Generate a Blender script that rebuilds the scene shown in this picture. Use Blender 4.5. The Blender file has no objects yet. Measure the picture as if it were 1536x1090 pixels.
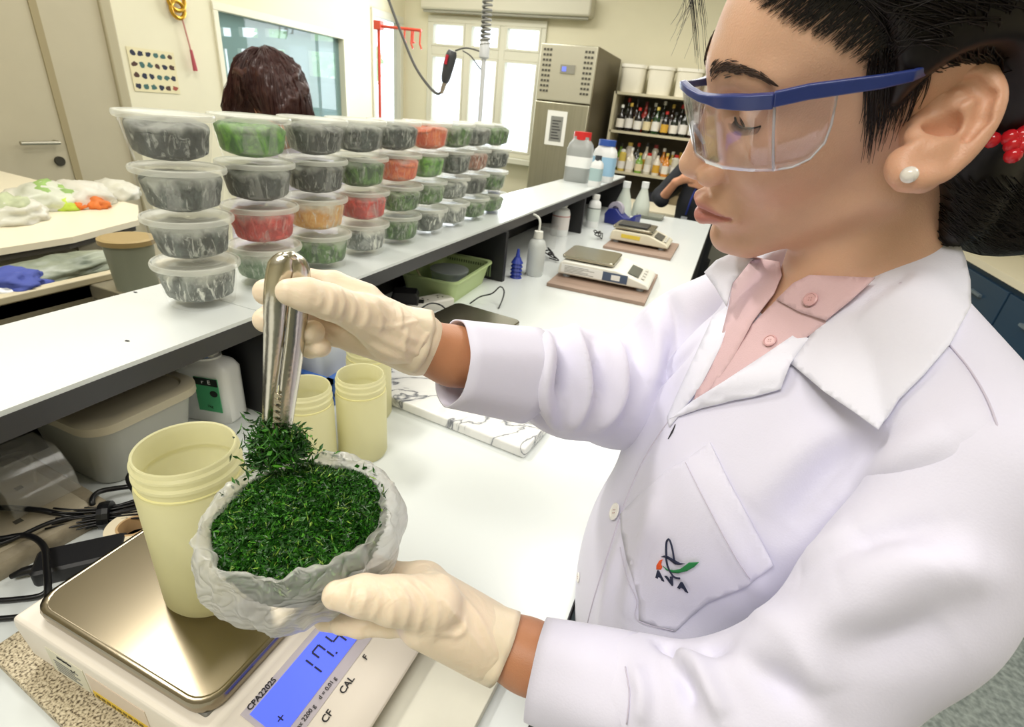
import bpy, bmesh, math, random, os
import numpy as np
from mathutils import Vector, Matrix, noise
from mathutils.bvhtree import BVHTree
from mathutils.geometry import delaunay_2d_cdt
random.seed(7); RNG = np.random.default_rng(7)
S = bpy.context.scene
COL = S.collection
PI = math.pi

# ------------------------------------------------------------------ camera
CZ = 1.43
RW = np.array([[.91912312, .25235616, -.30253769], [.38175007, -.38070044, .84221972], [.0973631, -.8895974, -.44624756]])
FPX = 770.0
cam_d = bpy.data.cameras.new('camera'); cam = bpy.data.objects.new('camera', cam_d); COL.objects.link(cam)
cam_d.sensor_width = 36.0; cam_d.lens = 36.0 * FPX / 1536.0; cam_d.clip_start = .02; cam_d.clip_end = 60
cx, cy, cf = RW[:, 0], -RW[:, 1], -RW[:, 2]
cam.matrix_world = Matrix(((cx[0], cy[0], cf[0], 0), (cx[1], cy[1], cf[1], 0), (cx[2], cy[2], cf[2], CZ), (0, 0, 0, 1)))
cam_d.dof.use_dof = True; cam_d.dof.focus_distance = .43; cam_d.dof.aperture_fstop = 14.0
S.camera = cam

# ------------------------------------------------------------------ world, light, exposure
S.view_settings.view_transform = 'Standard'
S.view_settings.look = 'None'
S.view_settings.exposure = 0.0
S.view_settings.gamma = 1.0
S.view_settings.use_curve_mapping = False
S.cycles.transparent_max_bounces = 32
S.cycles.max_bounces = 8
world = bpy.data.worlds.new('sky'); S.world = world; world.use_nodes = True
wn = world.node_tree.nodes; bg = wn['Background']
bg.inputs[0].default_value = (.80, .90, 1, 1); bg.inputs[1].default_value = 3.2

def area(name, loc, size, energy, rot=(0, 0, 0), col=(1, 1, 1)):
    l = bpy.data.lights.new(name, 'AREA'); l.shape = 'RECTANGLE'; l.size, l.size_y = size
    l.energy = energy; l.color = col
    o = bpy.data.objects.new(name, l); COL.objects.link(o); o.location = loc; o.rotation_euler = rot
    o['kind'] = 'light'
    return o
WARM = (1.0, .965, .90)
LIGHTS = [(-.30, -.75, 30), (.10, 1.9, 20), (-1.50, .80, 24), (-2.3, 4.0, 24), (1.5, 1.0, 22), (-.3, 3.6, 26), (-2.4, 2.2, 14)]
for i, (x, y, e) in enumerate(LIGHTS):
    area('ceiling_lamp_light', (x, y, 2.70), (1.2, .55) if i != 2 else (.28, .66), e, (0, 0, 0), WARM)
area('window_daylight', (-2.4, 5.12, 1.75), (1.5, 1.1), 34, (-PI/2, 0, 0), (.9, .96, 1.0))

# ------------------------------------------------------------------ helpers
def ray(px, py): return RW @ np.array([px-768.0, py-545.0, FPX])
def Wz(px, py, z):
    r = ray(px, py); t = (z-CZ)/r[2]; p = r*t; return Vector((p[0], p[1], z))
def Wx(px, py, x):
    r = ray(px, py); p = r*(x/r[0]); return Vector((x, p[1], p[2]+CZ))
def Wy(px, py, y):
    r = ray(px, py); p = r*(y/r[1]); return Vector((p[0], y, p[2]+CZ))
def Wd(px, py, d):
    p = ray(px, py)*(d/FPX); return Vector((p[0], p[1], p[2]+CZ))
def PX(P):
    P = np.asarray(P, float).reshape(-1, 3)-np.array([0, 0, CZ]); c = P @ RW
    return np.stack([768+FPX*c[:, 0]/c[:, 2], 545+FPX*c[:, 1]/c[:, 2], c[:, 2]], 1)

def srgb(h):
    if isinstance(h, str):
        v = [int(h[i:i+2], 16)/255 for i in (0, 2, 4)]
        return tuple(x/12.92 if x <= .04045 else ((x+.055)/1.055)**2.4 for x in v)
    return h
MATS = {}
def mat(name, col, rough=.5, metal=0, spec=.5, alpha=1, var=0, vscale=8, col2=None, bump=0, bscale=60, emit=0, sss=0,
        trans=0, stretch=None, coat=0, sheen=0, thr=None):
    if name in MATS: return MATS[name]
    m = bpy.data.materials.new(name); m.use_nodes = True; nt = m.node_tree; b = nt.nodes['Principled BSDF']
    c = srgb(col)
    b.inputs['Base Color'].default_value = (*c, 1); b.inputs['Roughness'].default_value = rough
    b.inputs['Metallic'].default_value = metal; b.inputs['Specular IOR Level'].default_value = spec
    b.inputs['Alpha'].default_value = alpha
    if trans: b.inputs['Transmission Weight'].default_value = trans; b.inputs['IOR'].default_value = 1.2
    if coat: b.inputs['Coat Weight'].default_value = coat
    if sheen: b.inputs['Sheen Weight'].default_value = sheen
    if sss:
        b.inputs['Subsurface Weight'].default_value = sss; b.inputs['Subsurface Radius'].default_value = (1, .35, .2)
        b.inputs['Subsurface Scale'].default_value = .006
    if emit: b.inputs['Emission Color'].default_value = (*c, 1); b.inputs['Emission Strength'].default_value = emit
    tc = nt.nodes.new('ShaderNodeTexCoord'); src = tc.outputs['Object']
    if stretch:
        mp = nt.nodes.new('ShaderNodeMapping'); mp.inputs['Scale'].default_value = stretch
        nt.links.new(src, mp.inputs['Vector']); src = mp.outputs['Vector']
    if var or col2 is not None:
        nz = nt.nodes.new('ShaderNodeTexNoise'); nz.inputs['Scale'].default_value = vscale; nz.inputs['Detail'].default_value = 5
        nt.links.new(src, nz.inputs['Vector'])
        rp = nt.nodes.new('ShaderNodeValToRGB')
        t = thr or (.35, .65)
        rp.color_ramp.elements[0].position = t[0]; rp.color_ramp.elements[1].position = t[1]
        c2 = srgb(col2) if col2 is not None else tuple(max(0, x*(1-var)) for x in c)
        rp.color_ramp.elements[0].color = (*c2, 1); rp.color_ramp.elements[1].color = (*c, 1)
        nt.links.new(nz.outputs['Fac'], rp.inputs['Fac']); nt.links.new(rp.outputs['Color'], b.inputs['Base Color'])
    if bump:
        n2 = nt.nodes.new('ShaderNodeTexNoise'); n2.inputs['Scale'].default_value = bscale; n2.inputs['Detail'].default_value = 4
        nt.links.new(src, n2.inputs['Vector'])
        bp = nt.nodes.new('ShaderNodeBump'); bp.inputs['Strength'].default_value = bump; bp.inputs['Distance'].default_value = .01
        nt.links.new(n2.outputs['Fac'], bp.inputs['Height']); nt.links.new(bp.outputs['Normal'], b.inputs['Normal'])
    MATS[name] = m
    return m

def catmull(pts, n=8, closed=False):
    P = [np.array(p, float) for p in pts]; out = []; N = len(P)
    rng = range(N) if closed else range(N-1)
    for i in rng:
        if closed: p0, p1, p2, p3 = P[(i-1) % N], P[i], P[(i+1) % N], P[(i+2) % N]
        else: p0, p1, p2, p3 = P[max(i-1, 0)], P[i], P[i+1], P[min(i+2, N-1)]
        for k in range(n):
            t = k/n
            out.append(.5*((2*p1)+(-p0+p2)*t+(2*p0-5*p1+4*p2-p3)*t*t+(-p0+3*p1-3*p2+p3)*t**3))
    if not closed: out.append(P[-1])
    return out

class G:
    def __init__(s): s.v = []; s.f = []; s.T = Matrix.Identity(4)
    def add(s, vs, fs):
        o = len(s.v); s.v += [tuple(s.T @ Vector(v)) for v in vs]; s.f += [tuple(i+o for i in f) for f in fs]; return s
    def box(s, x0, y0, z0, x1, y1, z1):
        return s.add([(x0, y0, z0), (x1, y0, z0), (x1, y1, z0), (x0, y1, z0), (x0, y0, z1), (x1, y0, z1), (x1, y1, z1), (x0, y1, z1)],
                     [(0, 3, 2, 1), (4, 5, 6, 7), (0, 1, 5, 4), (1, 2, 6, 5), (2, 3, 7, 6), (3, 0, 4, 7)])
    def lathe(s, prof, n=40, c=(0, 0, 0), sx=1, sy=1, square=0):
        vs = []; fs = []
        for r, z in prof:
            for k in range(n):
                a = 2*PI*k/n; ca, sa = math.cos(a), math.sin(a)
                q = 1.0
                if square: q = (abs(ca)**square+abs(sa)**square)**(-1/square)
                vs.append((c[0]+r*q*ca*sx, c[1]+r*q*sa*sy, c[2]+z))
        m = len(prof)
        for i in range(m-1):
            for k in range(n):
                a, b = i*n+k, i*n+(k+1) % n
                fs.append((a, b, b+n, a+n))
        if prof[0][0] > 1e-5: fs.append(tuple(range(n-1, -1, -1)) if 1 else ())
        if prof[-1][0] > 1e-5: fs.append(tuple((m-1)*n+k for k in range(n)))
        return s.add(vs, fs)
    def olathe(s, prof, n=40, **k):          # open: no caps
        f0 = len(s.f); s.lathe(prof, n, **k)
        s.f = [f for i, f in enumerate(s.f) if i < f0 or len(f) <= 4]; return s
    def tube(s, pts, r, n=8, cap=True):
        P = [Vector(p) for p in pts]; m = len(P); R_ = r if hasattr(r, '__len__') else [r]*m
        vs = []; fs = []; up = Vector((0, 0, 1)); prev = None
        for i, p in enumerate(P):
            t = (P[min(i+1, m-1)]-P[max(i-1, 0)]); t = t.normalized() if t.length > 1e-9 else Vector((0, 0, 1))
            if prev is None:
                a = t.cross(up); a = a if a.length > 1e-3 else t.cross(Vector((1, 0, 0)))
            else: a = prev-t*prev.dot(t)
            a.normalize(); prev = a; b = t.cross(a)
            for k in range(n):
                w = 2*PI*k/n; vs.append(tuple(p+(a*math.cos(w)+b*math.sin(w))*R_[i]))
        for i in range(m-1):
            for k in range(n):
                q, w = i*n+k, i*n+(k+1) % n; fs.append((q, w, w+n, q+n))
        if cap: fs += [tuple(range(n-1, -1, -1)), tuple((m-1)*n+k for k in range(n))]
        return s.add(vs, fs)
    def poly(s, pts, z0, z1):               # prism in xy
        n = len(pts)
        return s.add([(x, y, z0) for x, y in pts]+[(x, y, z1) for x, y in pts],
                     [tuple(range(n-1, -1, -1)), tuple(range(n, 2*n))]+[(k, (k+1) % n, n+(k+1) % n, n+k) for k in range(n)])
    def build(s, name, m, parent=None, smooth=False, bevel=0, world=False, seg=3, solid=0, subsurf=0, auto=None):
        vs = s.v
        if world and parent is not None:
            L = rootloc(parent); vs = [(v[0]-L[0], v[1]-L[1], v[2]-L[2]) for v in vs]
        me = bpy.data.meshes.new(name); me.from_pydata(vs, [], s.f); me.update()
        o = bpy.data.objects.new(name, me); COL.objects.link(o)
        if m is not None: me.materials.append(m)
        if parent is not None: o.parent = parent
        if smooth or bevel:
            me.polygons.foreach_set('use_smooth', [True]*len(me.polygons))
            if smooth != 'all':
                me.set_sharp_from_angle(angle=math.radians(38))
            for p_ in me.polygons:
                if len(p_.vertices) > 8: p_.use_smooth = False
        if solid:
            d = o.modifiers.new('s', 'SOLIDIFY'); d.thickness = abs(solid); d.offset = 1 if solid > 0 else -1
        if bevel:
            b = o.modifiers.new('b', 'BEVEL'); b.width = bevel; b.segments = seg; b.limit_method = 'ANGLE'
        if subsurf:
            b = o.modifiers.new('u', 'SUBSURF'); b.levels = b.render_levels = subsurf
        return o
def rootloc(o):
    L = Vector((0, 0, 0))
    while o is not None: L = L+o.location; o = o.parent
    return L
def tag(o, label=None, cat=None, group=None, kind=None):
    if label: o['label'] = label
    if cat: o['category'] = cat
    if group: o['group'] = group
    if kind: o['kind'] = kind
    return o
def thing(name, label, cat, loc=(0, 0, 0), rz=0, group=None):
    o = bpy.data.objects.new(name, None); COL.objects.link(o); o.location = loc; o.rotation_euler = (0, 0, rz)
    o.empty_display_size = .05
    return tag(o, label, cat, group)
def struct(name, g, m, **k):
    o = g.build(name, m, **k)
    if k.get('parent') is None: o['kind'] = 'structure'
    return o
def dup(root, loc=None, rz=None, label=None, par=None):
    c = root.copy(); COL.objects.link(c)
    if par is not None: c.parent = par
    if loc is not None: c.location = loc
    if rz is not None: c.rotation_euler = (0, 0, rz)
    if label: c['label'] = label
    for ch in list(root.children): dup(ch, par=c)
    return c
def text(s, name, size, m, parent, M, extrude=.0002, bold=0, align='CENTER', xs=1.0):
    cu = bpy.data.curves.new(name, 'FONT'); cu.body = s; cu.size = size; cu.extrude = extrude; cu.align_x = align; cu.align_y = 'CENTER'
    cu.offset = bold; cu.resolution_u = 3
    o = bpy.data.objects.new(name, cu); COL.objects.link(o)
    dg = bpy.context.evaluated_depsgraph_get(); me = bpy.data.meshes.new_from_object(o.evaluated_get(dg))
    bpy.data.objects.remove(o); me.name = name
    me.transform(Matrix.Diagonal((xs, 1, 1, 1)))
    me.materials.clear(); me.materials.append(m)
    q = bpy.data.objects.new(name, me); COL.objects.link(q); q.parent = parent; q.matrix_local = M
    return q
def frame(o, x, z):                          # matrix with local x axis and normal z at o
    x = Vector(x).normalized(); z = Vector(z).normalized(); y = z.cross(x).normalized(); x = y.cross(z)
    return Matrix(((x[0], y[0], z[0], o[0]), (x[1], y[1], z[1], o[1]), (x[2], y[2], z[2], o[2]), (0, 0, 0, 1)))
# ------------------------------------------------------------------ the room
XL, YB, XR, YF, ZC = -3.49, 5.35, 3.2, -2.6, 2.78
wallm = mat('wall_paint', 'E6E0C4', .75, var=.04, vscale=2)
ceilm = mat('ceiling_paint', 'F0EDE2', .8)
floorm = mat('floor_vinyl', '98A09A', .5, col2='6E7672', vscale=60, bump=.05, bscale=90)
framem = mat('window_frame_paint', 'DAD8C6', .5)
struct('floor', G().box(XL-.1, YF-.1, -.1, XR+.1, YB+.1, 0), floorm)
cl = struct('ceiling', G().box(XL-.1, YF-.1, ZC, XR+.1, YB+.1, ZC+.1), ceilm)
struct('wall_right', G().box(XR, YF, 0, XR+.1, YB, ZC), wallm)
struct('wall_front', G().box(XL, YF-.1, 0, XR, YF, ZC), wallm)
# left wall: holes for the inner window (y 3.08-4.36) and a glazed bay at its far end (y 4.72-5.3)
def wall_holes(axis, c, t, u0, u1, holes):
    g = G(); us = sorted({u0, u1, *[h[0] for h in holes], *[h[1] for h in holes]})
    for a, b in zip(us[:-1], us[1:]):
        hs = sorted([(h[2], h[3]) for h in holes if h[0] <= a+1e-6 and h[1] >= b-1e-6])
        z = 0
        for z0, z1 in hs+[(ZC, ZC)]:
            if z0 > z:
                if axis == 'x': g.box(c-t, a, z, c, b, z0)
                else: g.box(a, c, z, b, c+t, z0)
            z = z1
    return g
IW = (3.06, 4.37, 1.12, 1.83)
struct('wall_left', wall_holes('x', XL, .1, YF, YB, [IW, (4.78, 5.3, .95, 2.12)]), wallm)
WN = [(-3.22, -2.60, .95, 2.02), (-2.55, -1.98, .95, 2.02)]
HB = [(-3.2, -1.93, .95, 2.16)]
struct('wall_back', wall_holes('y', YB, .12, XL, XR, HB), wallm)
# back window: frame, mullions, transoms, panes
glass = mat('window_glass', 'F4FAFF', .05, alpha=.12)
g = G()
fy0, fy1 = YB-.03, YB+.06
def fr(x0, z0, x1, z1): g.box(x0, fy0, z0, x1, fy1, z1)
fr(-3.2, .95, -1.93, 1.0); fr(-3.2, 2.10, -1.93, 2.16); fr(-3.2, 1.0, -3.15, 2.10); fr(-1.98, 1.0, -1.93, 2.10)
fr(-2.78, 1.0, -2.72, 2.10); fr(-2.40, 1.0, -2.34, 2.10)
for a_, b_ in ((-3.15, -2.78), (-2.72, -2.40), (-2.34, -1.98)): fr(a_, 1.82, b_, 1.90)
w1 = struct('window_1', g, framem, bevel=.006)
for x0, x1 in ((-3.15, -2.78), (-2.72, -2.40), (-2.34, -1.98)):
    for z0, z1 in ((1.0, 1.82), (1.90, 2.10)):
        struct('pane', G().box(x0, YB+.01, z0, x1, YB+.016, z1), glass, parent=w1)
        h = G(); t = .018
        h.box(x0, fy0-.004, z0, x0+t, fy1-.02, z1); h.box(x1-t, fy0-.004, z0, x1, fy1-.02, z1)
        h.box(x0+t, fy0-.004, z0, x1-t, fy1-.02, z0+t); h.box(x0+t, fy0-.004, z1-t, x1-t, fy1-.02, z1)
        struct('sash', h, framem, parent=w1)
struct('trim_1', G().box(-3.3, YB-.12, .90, -1.85, YB, .95), framem, bevel=.004)
# roller blind cassette
t = thing('roller_blind', 'long cream roller blind cassette above the bright back window', 'blind', (-2.4, YB-.09, 2.27))
G().box(-.82, -.06, -.08, .90, .09, .08).build('cassette', mat('blind_box', 'CFCBB8', .5), t, bevel=.02)
G().tube([(-.80, -.02, -.09), (.88, -.02, -.09)], .012, 10).build('bottom_rail', mat('rail_grey', 'A8A698', .5), t)
# side bay window
g = G(); X0, X1 = XL-.07, XL+.02
for y0, z0, y1, z1 in ((4.78, .95, 5.3, 1.0), (4.78, 2.06, 5.3, 2.12), (4.78, 1.0, 4.83, 2.06), (5.25, 1.0, 5.3, 2.06)): g.box(X0, y0, z0, X1, y1, z1)
w3 = struct('window_3', g, framem, bevel=.004)
struct('pane', G().box(XL-.03, 4.83, 1.0, XL-.024, 5.25, 2.06), glass, parent=w3)
# inner window with a darker room behind it
g = G()
for y0, z0, y1, z1 in ((3.03, 1.09, 4.40, 1.13), (3.03, 1.81, 4.40, 1.86), (3.03, 1.13, 3.07, 1.81), (4.36, 1.13, 4.40, 1.81)): g.box(XL-.06, y0, z0, XL+.015, y1, z1)
w2 = struct('window_2', g, mat('inner_frame', 'E8E4CE', .5), bevel=.004)
struct('pane', G().box(XL-.05, 3.07, 1.13, XL-.045, 4.36, 1.81), mat('inner_glass', '8FB4B4', .03, alpha=.45, spec=1.0), parent=w2)
# the next room: walls and its own windows to the outside
nr = mat('next_room_wall', '7C7F70', .8)
YN = 5.40
g = G().box(-6.3, 2.0, 0, -6.2, YN+.1, ZC); g.box(-6.3, 1.9, 0, XL-.1, 2.0, ZC); g.box(-6.3, 1.9, -.1, XL-.1, 4.5, 0); g.box(-6.3, 4.5, -.1, -4.3, YN+.1, 0); g.box(-6.3, 1.9, ZC, XL-.1, 4.5, ZC+.1); g.box(-6.3, 4.5, ZC, -4.3, YN+.1, ZC+.1)
g.poly([(-3.60, 4.52), (-3.59, 4.60), (-4.32, YN+.1), (-4.37, YN)], 0, ZC)
struct('trim_2', g, nr)
def hole(x0, y0, x1, y1):
    a, b_ = Wy(x0, y0, YN), Wy(x1, y1, YN); return (a.x, b_.x, min(a.z, b_.z), max(a.z, b_.z))
hol = [hole(328, 40, 347, 55), hole(357, 40, 387, 57), hole(397, 42, 431, 58), hole(466, 50, 500, 63), hole(330, 72, 348, 135), hole(356, 72, 378, 135), hole(400, 72, 432, 135), hole(462, 76, 506, 118)]
struct('window_4', wall_holes('y', YN, .06, -6.2, -4.33, hol), mat('far_frame', '9A9A88', .7))
a_, b_ = Wy(462, 122, YN-.02), Wy(505, 168, YN-.02)
struct('trim_4', G().box(a_.x, YN-.02, b_.z, b_.x, YN-.005, a_.z), mat('pinboard', 'D8DAD4', .7))
# trees seen through that window
tr = mat('tree_leaves', '9CC47A', .8, col2='6E9C58', vscale=30)
def blob(cx_, cy_, cz_, r, n=60, sz=.18):
    g = G()
    for _ in range(n):
        v = Vector((random.gauss(0, 1), random.gauss(0, 1), random.gauss(0, 1))).normalized()*r*random.random()**.4
        u = Vector((random.gauss(0, 1), random.gauss(0, 1), random.gauss(0, 1))).normalized(); w = u.orthogonal().normalized()
        c = Vector((cx_, cy_, cz_))+v
        g.add([c-u*sz, c+w*sz*.6, c+u*sz, c-w*sz*.6], [(0, 1, 2, 3)])
    return g
t = thing('tree', 'pale green leafy tree outside, seen through the inner window', 'tree', (-7.4, 8.6, 0))
blob(0, 0, 2.0, 1.1, 700, .12).build('foliage', tr, t)
G().tube([(0, 0, -.6), (.05, 0, 1.5)], .09).build('trunk', mat('bark', '5B4A38', .9), t)
# door on the left wall
dm = mat('door_paint', 'B9B096', .6, var=.03)
d1 = struct('door_1', G().box(XL-.03, .95, 0, XL+.012, 1.945, 2.25), dm)
G().box(XL-.03, 1.965, 0, XL+.012, 2.28, 2.25).build('side_leaf', dm, d1)
hm = mat('handle_steel', 'A8A495', .3, metal=.9)
hz = 1.43-.42
h = G().tube([(XL+.015, 1.88, hz), (XL+.06, 1.88, hz), (XL+.06, 1.70, hz)], .010, 8); hd = h.build('door_handle', hm, d1, smooth=True)
G().lathe([(0, 0), (.025, 0), (.025, .012), (0, .012)], 20).build('lock', mat('lock_dark', '4A473E', .4, metal=.6), d1).matrix_local = frame((XL+.012, 1.88, hz-.10), (0, 1, 0), (1, 0, 0))
G().box(XL+.012, 1.935, 0, XL+.018, 1.972, 2.25).build('door_gap', mat('seam_tan', '9C8F6C', .7), d1)
g = G().box(XL-.02, 2.28, 0, XL+.03, 2.345, 2.25); g.box(XL-.02, .85, 2.25, XL+.03, 2.345, 2.35)
struct('trim_3', g, mat('jamb_paint', 'B0A78A', .6), bevel=.01)
struct('baseboard_back', G().box(XL, YB-.015, 0, XR, YB, .1), mat('skirting', '8A8878', .6))
# ceiling lamps
for i, (x, y, e) in enumerate(LIGHTS):
    nm = ['over the near end of the bench', 'over the middle of the bench', 'over the sink side of the shelf', 'near the back window', 'over the right aisle', 'over the far end of the bench', 'in front of the double door'][i]
    t = thing('ceiling_lamp', 'recessed white fluorescent ceiling lamp ' + nm, 'lamp', (x, y, ZC), group='ceiling lamps')
    (G().box(-.66, -.33, -.06, .66, .33, 0) if i != 2 else G().box(-.28, -.45, -.06, .28, .45, 0)).build('housing', ceilm, t, bevel=.004)
# ------------------------------------------------------------------ poster, ornament, rail
P = [Wx(190, 75, XL+.004), Wx(267, 80, XL+.004), Wx(270, 138, XL+.004), Wx(195, 136, XL+.004)]
y0, y1, z0, z1 = P[0].y, P[2].y, P[3].z, P[1].z
t = thing('poster', 'small cream wall poster printed with rows of dark insects', 'poster', (XL+.003, (y0+y1)/2, (z0+z1)/2))
G().box(0, -(y1-y0)/2, -(z1-z0)/2, .002, (y1-y0)/2, (z1-z0)/2).build('paper', mat('poster_paper', 'E2D8B0', .7), t)
mm = [mat('print_navy', '23283E', .7), mat('print_brown', '4A3026', .7), mat('print_teal', '3E6662', .7), mat('print_red', '9A4A3A', .7)]
for r in range(4):
    for c in range(6):
        g = G(); a0 = random.random()*6
        pts = []
        for k in range(10):
            a = a0+2*PI*k/10; rr = .011*(1+.7*random.random()); pts.append((rr*math.cos(a)*1.25, rr*math.sin(a)))
        cy_, cz_ = -(y1-y0)/2+(y1-y0)*(c+.6)/6.2, -(z1-z0)/2+(z1-z0)*(r+.5)/4
        g.add([(.0025, cy_+a, cz_+b) for a, b in pts], [tuple(range(10))])
        g.build('printed_insect', mm[random.choice([0, 0, 0, 1, 1, 2, 3])], t)
P = Wx(265, 6, XL+.03)
t = thing('hanging_ornament', 'round gold wall ornament with a red tassel, above the poster', 'ornament', P)
gold = mat('gold', 'C79A35', .3, metal=.8)
g = G()
for rr, dz in ((.055, .02), (.045, -.03)): g.tube([(0, rr*math.cos(a), dz+rr*math.sin(a)) for a in np.linspace(0, 2*PI, 25)], .012, 8)
g.build('rings', gold, t, smooth=True)
G().tube([(0, .02, -.06), (0, .045, -.22), (0, .05, -.26)], .005, 6).build('cord', mat('cord_pink', 'C58A80', .8), t)
G().tube([(0, .05, -.24), (0, .06, -.36)], [.008, .014], 8).build('tassel', mat('tassel_red', 'B5545C', .8), t)
# red rail on the left wall with hooks
red = mat('red_metal', 'C8452E', .4)
A = Wx(568, 38, XL+.3); 
t = thing('hook_rail', 'red metal standing rail with hanging hooks in front of the bright window', 'rail', (A.x, A.y, 0))
L = Vector(t.location)
Bp = Wy(632, 50, A.y)
G().tube([Vector((0, 0, 1.0)), Vector((0, 0, A.z))], .014, 8).build('post', red, t, smooth=True)
G().tube([Vector((0, 0, A.z-.005)), Vector((Bp.x-A.x, 0, Bp.z+.02))], .012, 8).build('rail', red, t, smooth=True)
G().box(-.035, -.03, A.z-.035, .035, .03, A.z+.035).build('bracket', red, t, bevel=.005)
for k, fx in enumerate((.62, .78, .82, .98)):
    x = (Bp.x-A.x)*fx; z = Bp.z+.02
    G().tube([(x, 0, z), (x, -.01, z-.1), (x+.02, -.01, z-.14 if k % 2 else z-.09)], .008, 6).build('hook', red, t)
G().tube([(0, 0, 0), (0, 0, 1.0)], .016, 8).build('stand_pole', mat('pole_dark', '3A3732', .5), t)
G().lathe([(0, 0), (.17, 0), (.17, .02), (.02, .04), (0, .04)], 24).build('foot', mat('pole_dark', '3A3732'), t)
# handset hanging on a black cable, coil hose and white drop pole
YH = 2.0
blk = mat('black_rubber', '17171A', .45)
gry = mat('cable_grey', '5A5A58', .4)
pc = Wy(725, 200, YH)
t = thing('spiral_air_hose', 'grey coiled air hose with white drop pipe hanging above the bench', 'hose', (pc.x, YH, 0))
top = Wy(737, -20, YH); mid = Wy(727, 72, YH); low = Wy(719, 182, YH)
g = G(); pts = []
N = 18*12
zt = ZC-.02
for i in range(N*4):
    z = mid.z+(zt-mid.z)*i/(4*N-1); a = i*2*PI/11
    pts.append((mid.x-pc.x+.016*math.cos(a), .016*math.sin(a), z))
g.tube(pts, .0045, 5).build('coil', mat('coil_grey', '8B8B86', .35), t, smooth='all')
G().tube([(mid.x-pc.x, 0, mid.z), (low.x-pc.x, 0, low.z-.3)], .0085, 10).build('drop_pipe', mat('pipe_white', 'D5D8DA', .35), t, smooth=True)
G().lathe([(.012, -.03), (.019, -.025), (.019, .02), (.012, .03)], 20, c=(mid.x-pc.x, 0, mid.z-.005)).build('collar', mat('pipe_white', 'D5D8DA'), t, smooth=True)
a = [Wy(*q, YH) for q in ((723, 78), (700, 72), (683, 76))]
G().tube([p-Vector((pc.x, YH, 0)) for p in catmull(a, 6)], .003, 6).build('link_cable', gry, t)
b = [Wy(*q, YH) for q in ((726, 108), (718, 100), (706, 84), (694, 76))]
G().tube([p-Vector((pc.x, YH, 0)) for p in catmull(b, 6)], .0025, 6).build('link_cable', gry, t)
hs = [Wy(679, 76, YH-.02), Wy(673, 98, YH-.02), Wy(667, 124, YH-.02), Wy(664, 134, YH-.02), Wy(662, 140, YH-.02)]
t = thing('hanging_handset', 'dark grey handset with a red mark hanging from a looping cable over the tubs', 'handset', hs[1])
G().tube(catmull(hs[:3], 5), [.015, .018, .0205, .021, .021, .021, .020, .019, .018, .015, .011], 14).build('body', mat('handset_grey', '45464A', .4), t, smooth=True, world=True)
G().tube([hs[2], hs[3], hs[4]], [.009, .008, .006], 10).build('nozzle', mat('nozzle_metal', 'B4A898', .3, metal=.7), t, smooth=True, world=True)
q0, q1 = Wy(671, 82, YH-.045), Wy(668, 96, YH-.045)
G().tube([q0, q1], .0055, 8).build('red_mark', mat('red_plastic', 'C8283C', .4), t, world=True)
cb = [Wy(*q, YH-.02) for q in ((570, -40), (583, 0), (600, 45), (622, 98), (642, 128), (655, 140), (661, 139))]
G().tube([Vector(p) for p in catmull(cb, 8)], .0052, 8).build('cable', gry, t, smooth='all', world=True)
# ------------------------------------------------------------------ fridge
F = 4.5
fx0, fx1, fz = -1.655, -1.185, 1.90
steel = mat('brushed_steel', 'B7B39E', .35, metal=.85, var=.1, vscale=3, stretch=(20, 20, .6))
steel_d = mat('steel_side', '6E6550', .45, metal=.6)
t = thing('steel_freezer', 'tall stainless steel upright freezer beside the bottle shelves', 'freezer', ((fx0+fx1)/2, F, 0))
w = (fx1-fx0)/2
G().box(-w, 0, .08, w, .82, fz).build('cabinet', steel_d, t, bevel=.008)
dr = G().box(-w+.004, -.035, .12, w-.004, 0, 1.49).build('door', steel, t, bevel=.008)
tp = G().box(-w+.004, -.03, 1.50, w-.004, 0, fz-.005).build('vent_panel', mat('panel_light_steel', 'C7C3B0', .4, metal=.6), t, bevel=.006)
for sx in (-1, 1):
    for r in range(9):
        for c in range(3):
            x = sx*(w-.065)+(c-1)*.026; z = 1.56+r*.036
            if sx == -1 and r == 0 and c == 0: slot0 = G().box(-.009, -.033, 0, .009, -.0295, .016).build('vent_slot', mat('slot_dark', '4A473D', .7), t); slot0.location = (x, 0, z)
            else: q_ = slot0.copy(); COL.objects.link(q_); q_.parent = t; q_.location = (x, 0, z)
G().box(-.05, -.036, 1.70, .07, -.03, 1.76).build('display_panel', mat('panel_grey', '8F8C80', .4), t)
G().box(-.035, -.038, 1.713, .0, -.035, 1.747).build('display', mat('lcd_blue', '6C7BE0', .4, emit=.6), t)
nt = G().box(-.11, -.040, 1.17, .06, -.036, 1.43).build('notice_sheet', mat('paper_white', 'F2F1EA', .7), dr)
G().box(-.075, -.0415, 1.20, .03, -.0402, 1.39).build('printed_block', mat('print_grey', '8A8A84', .7), dr)
g = G()
for k in range(7): g.box(-.06, -.0425, 1.22+k*.022, .015-(k % 3)*.01, -.0416, 1.228+k*.022)
g.build('printed_lines', mat('print_dark', '3C3C3C', .7), dr)
G().box(w-.03, -.07, .9, w-.012, -.035, 1.3).build('door_handle', mat('handle_steel', 'A8A495'), dr, bevel=.004)
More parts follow.
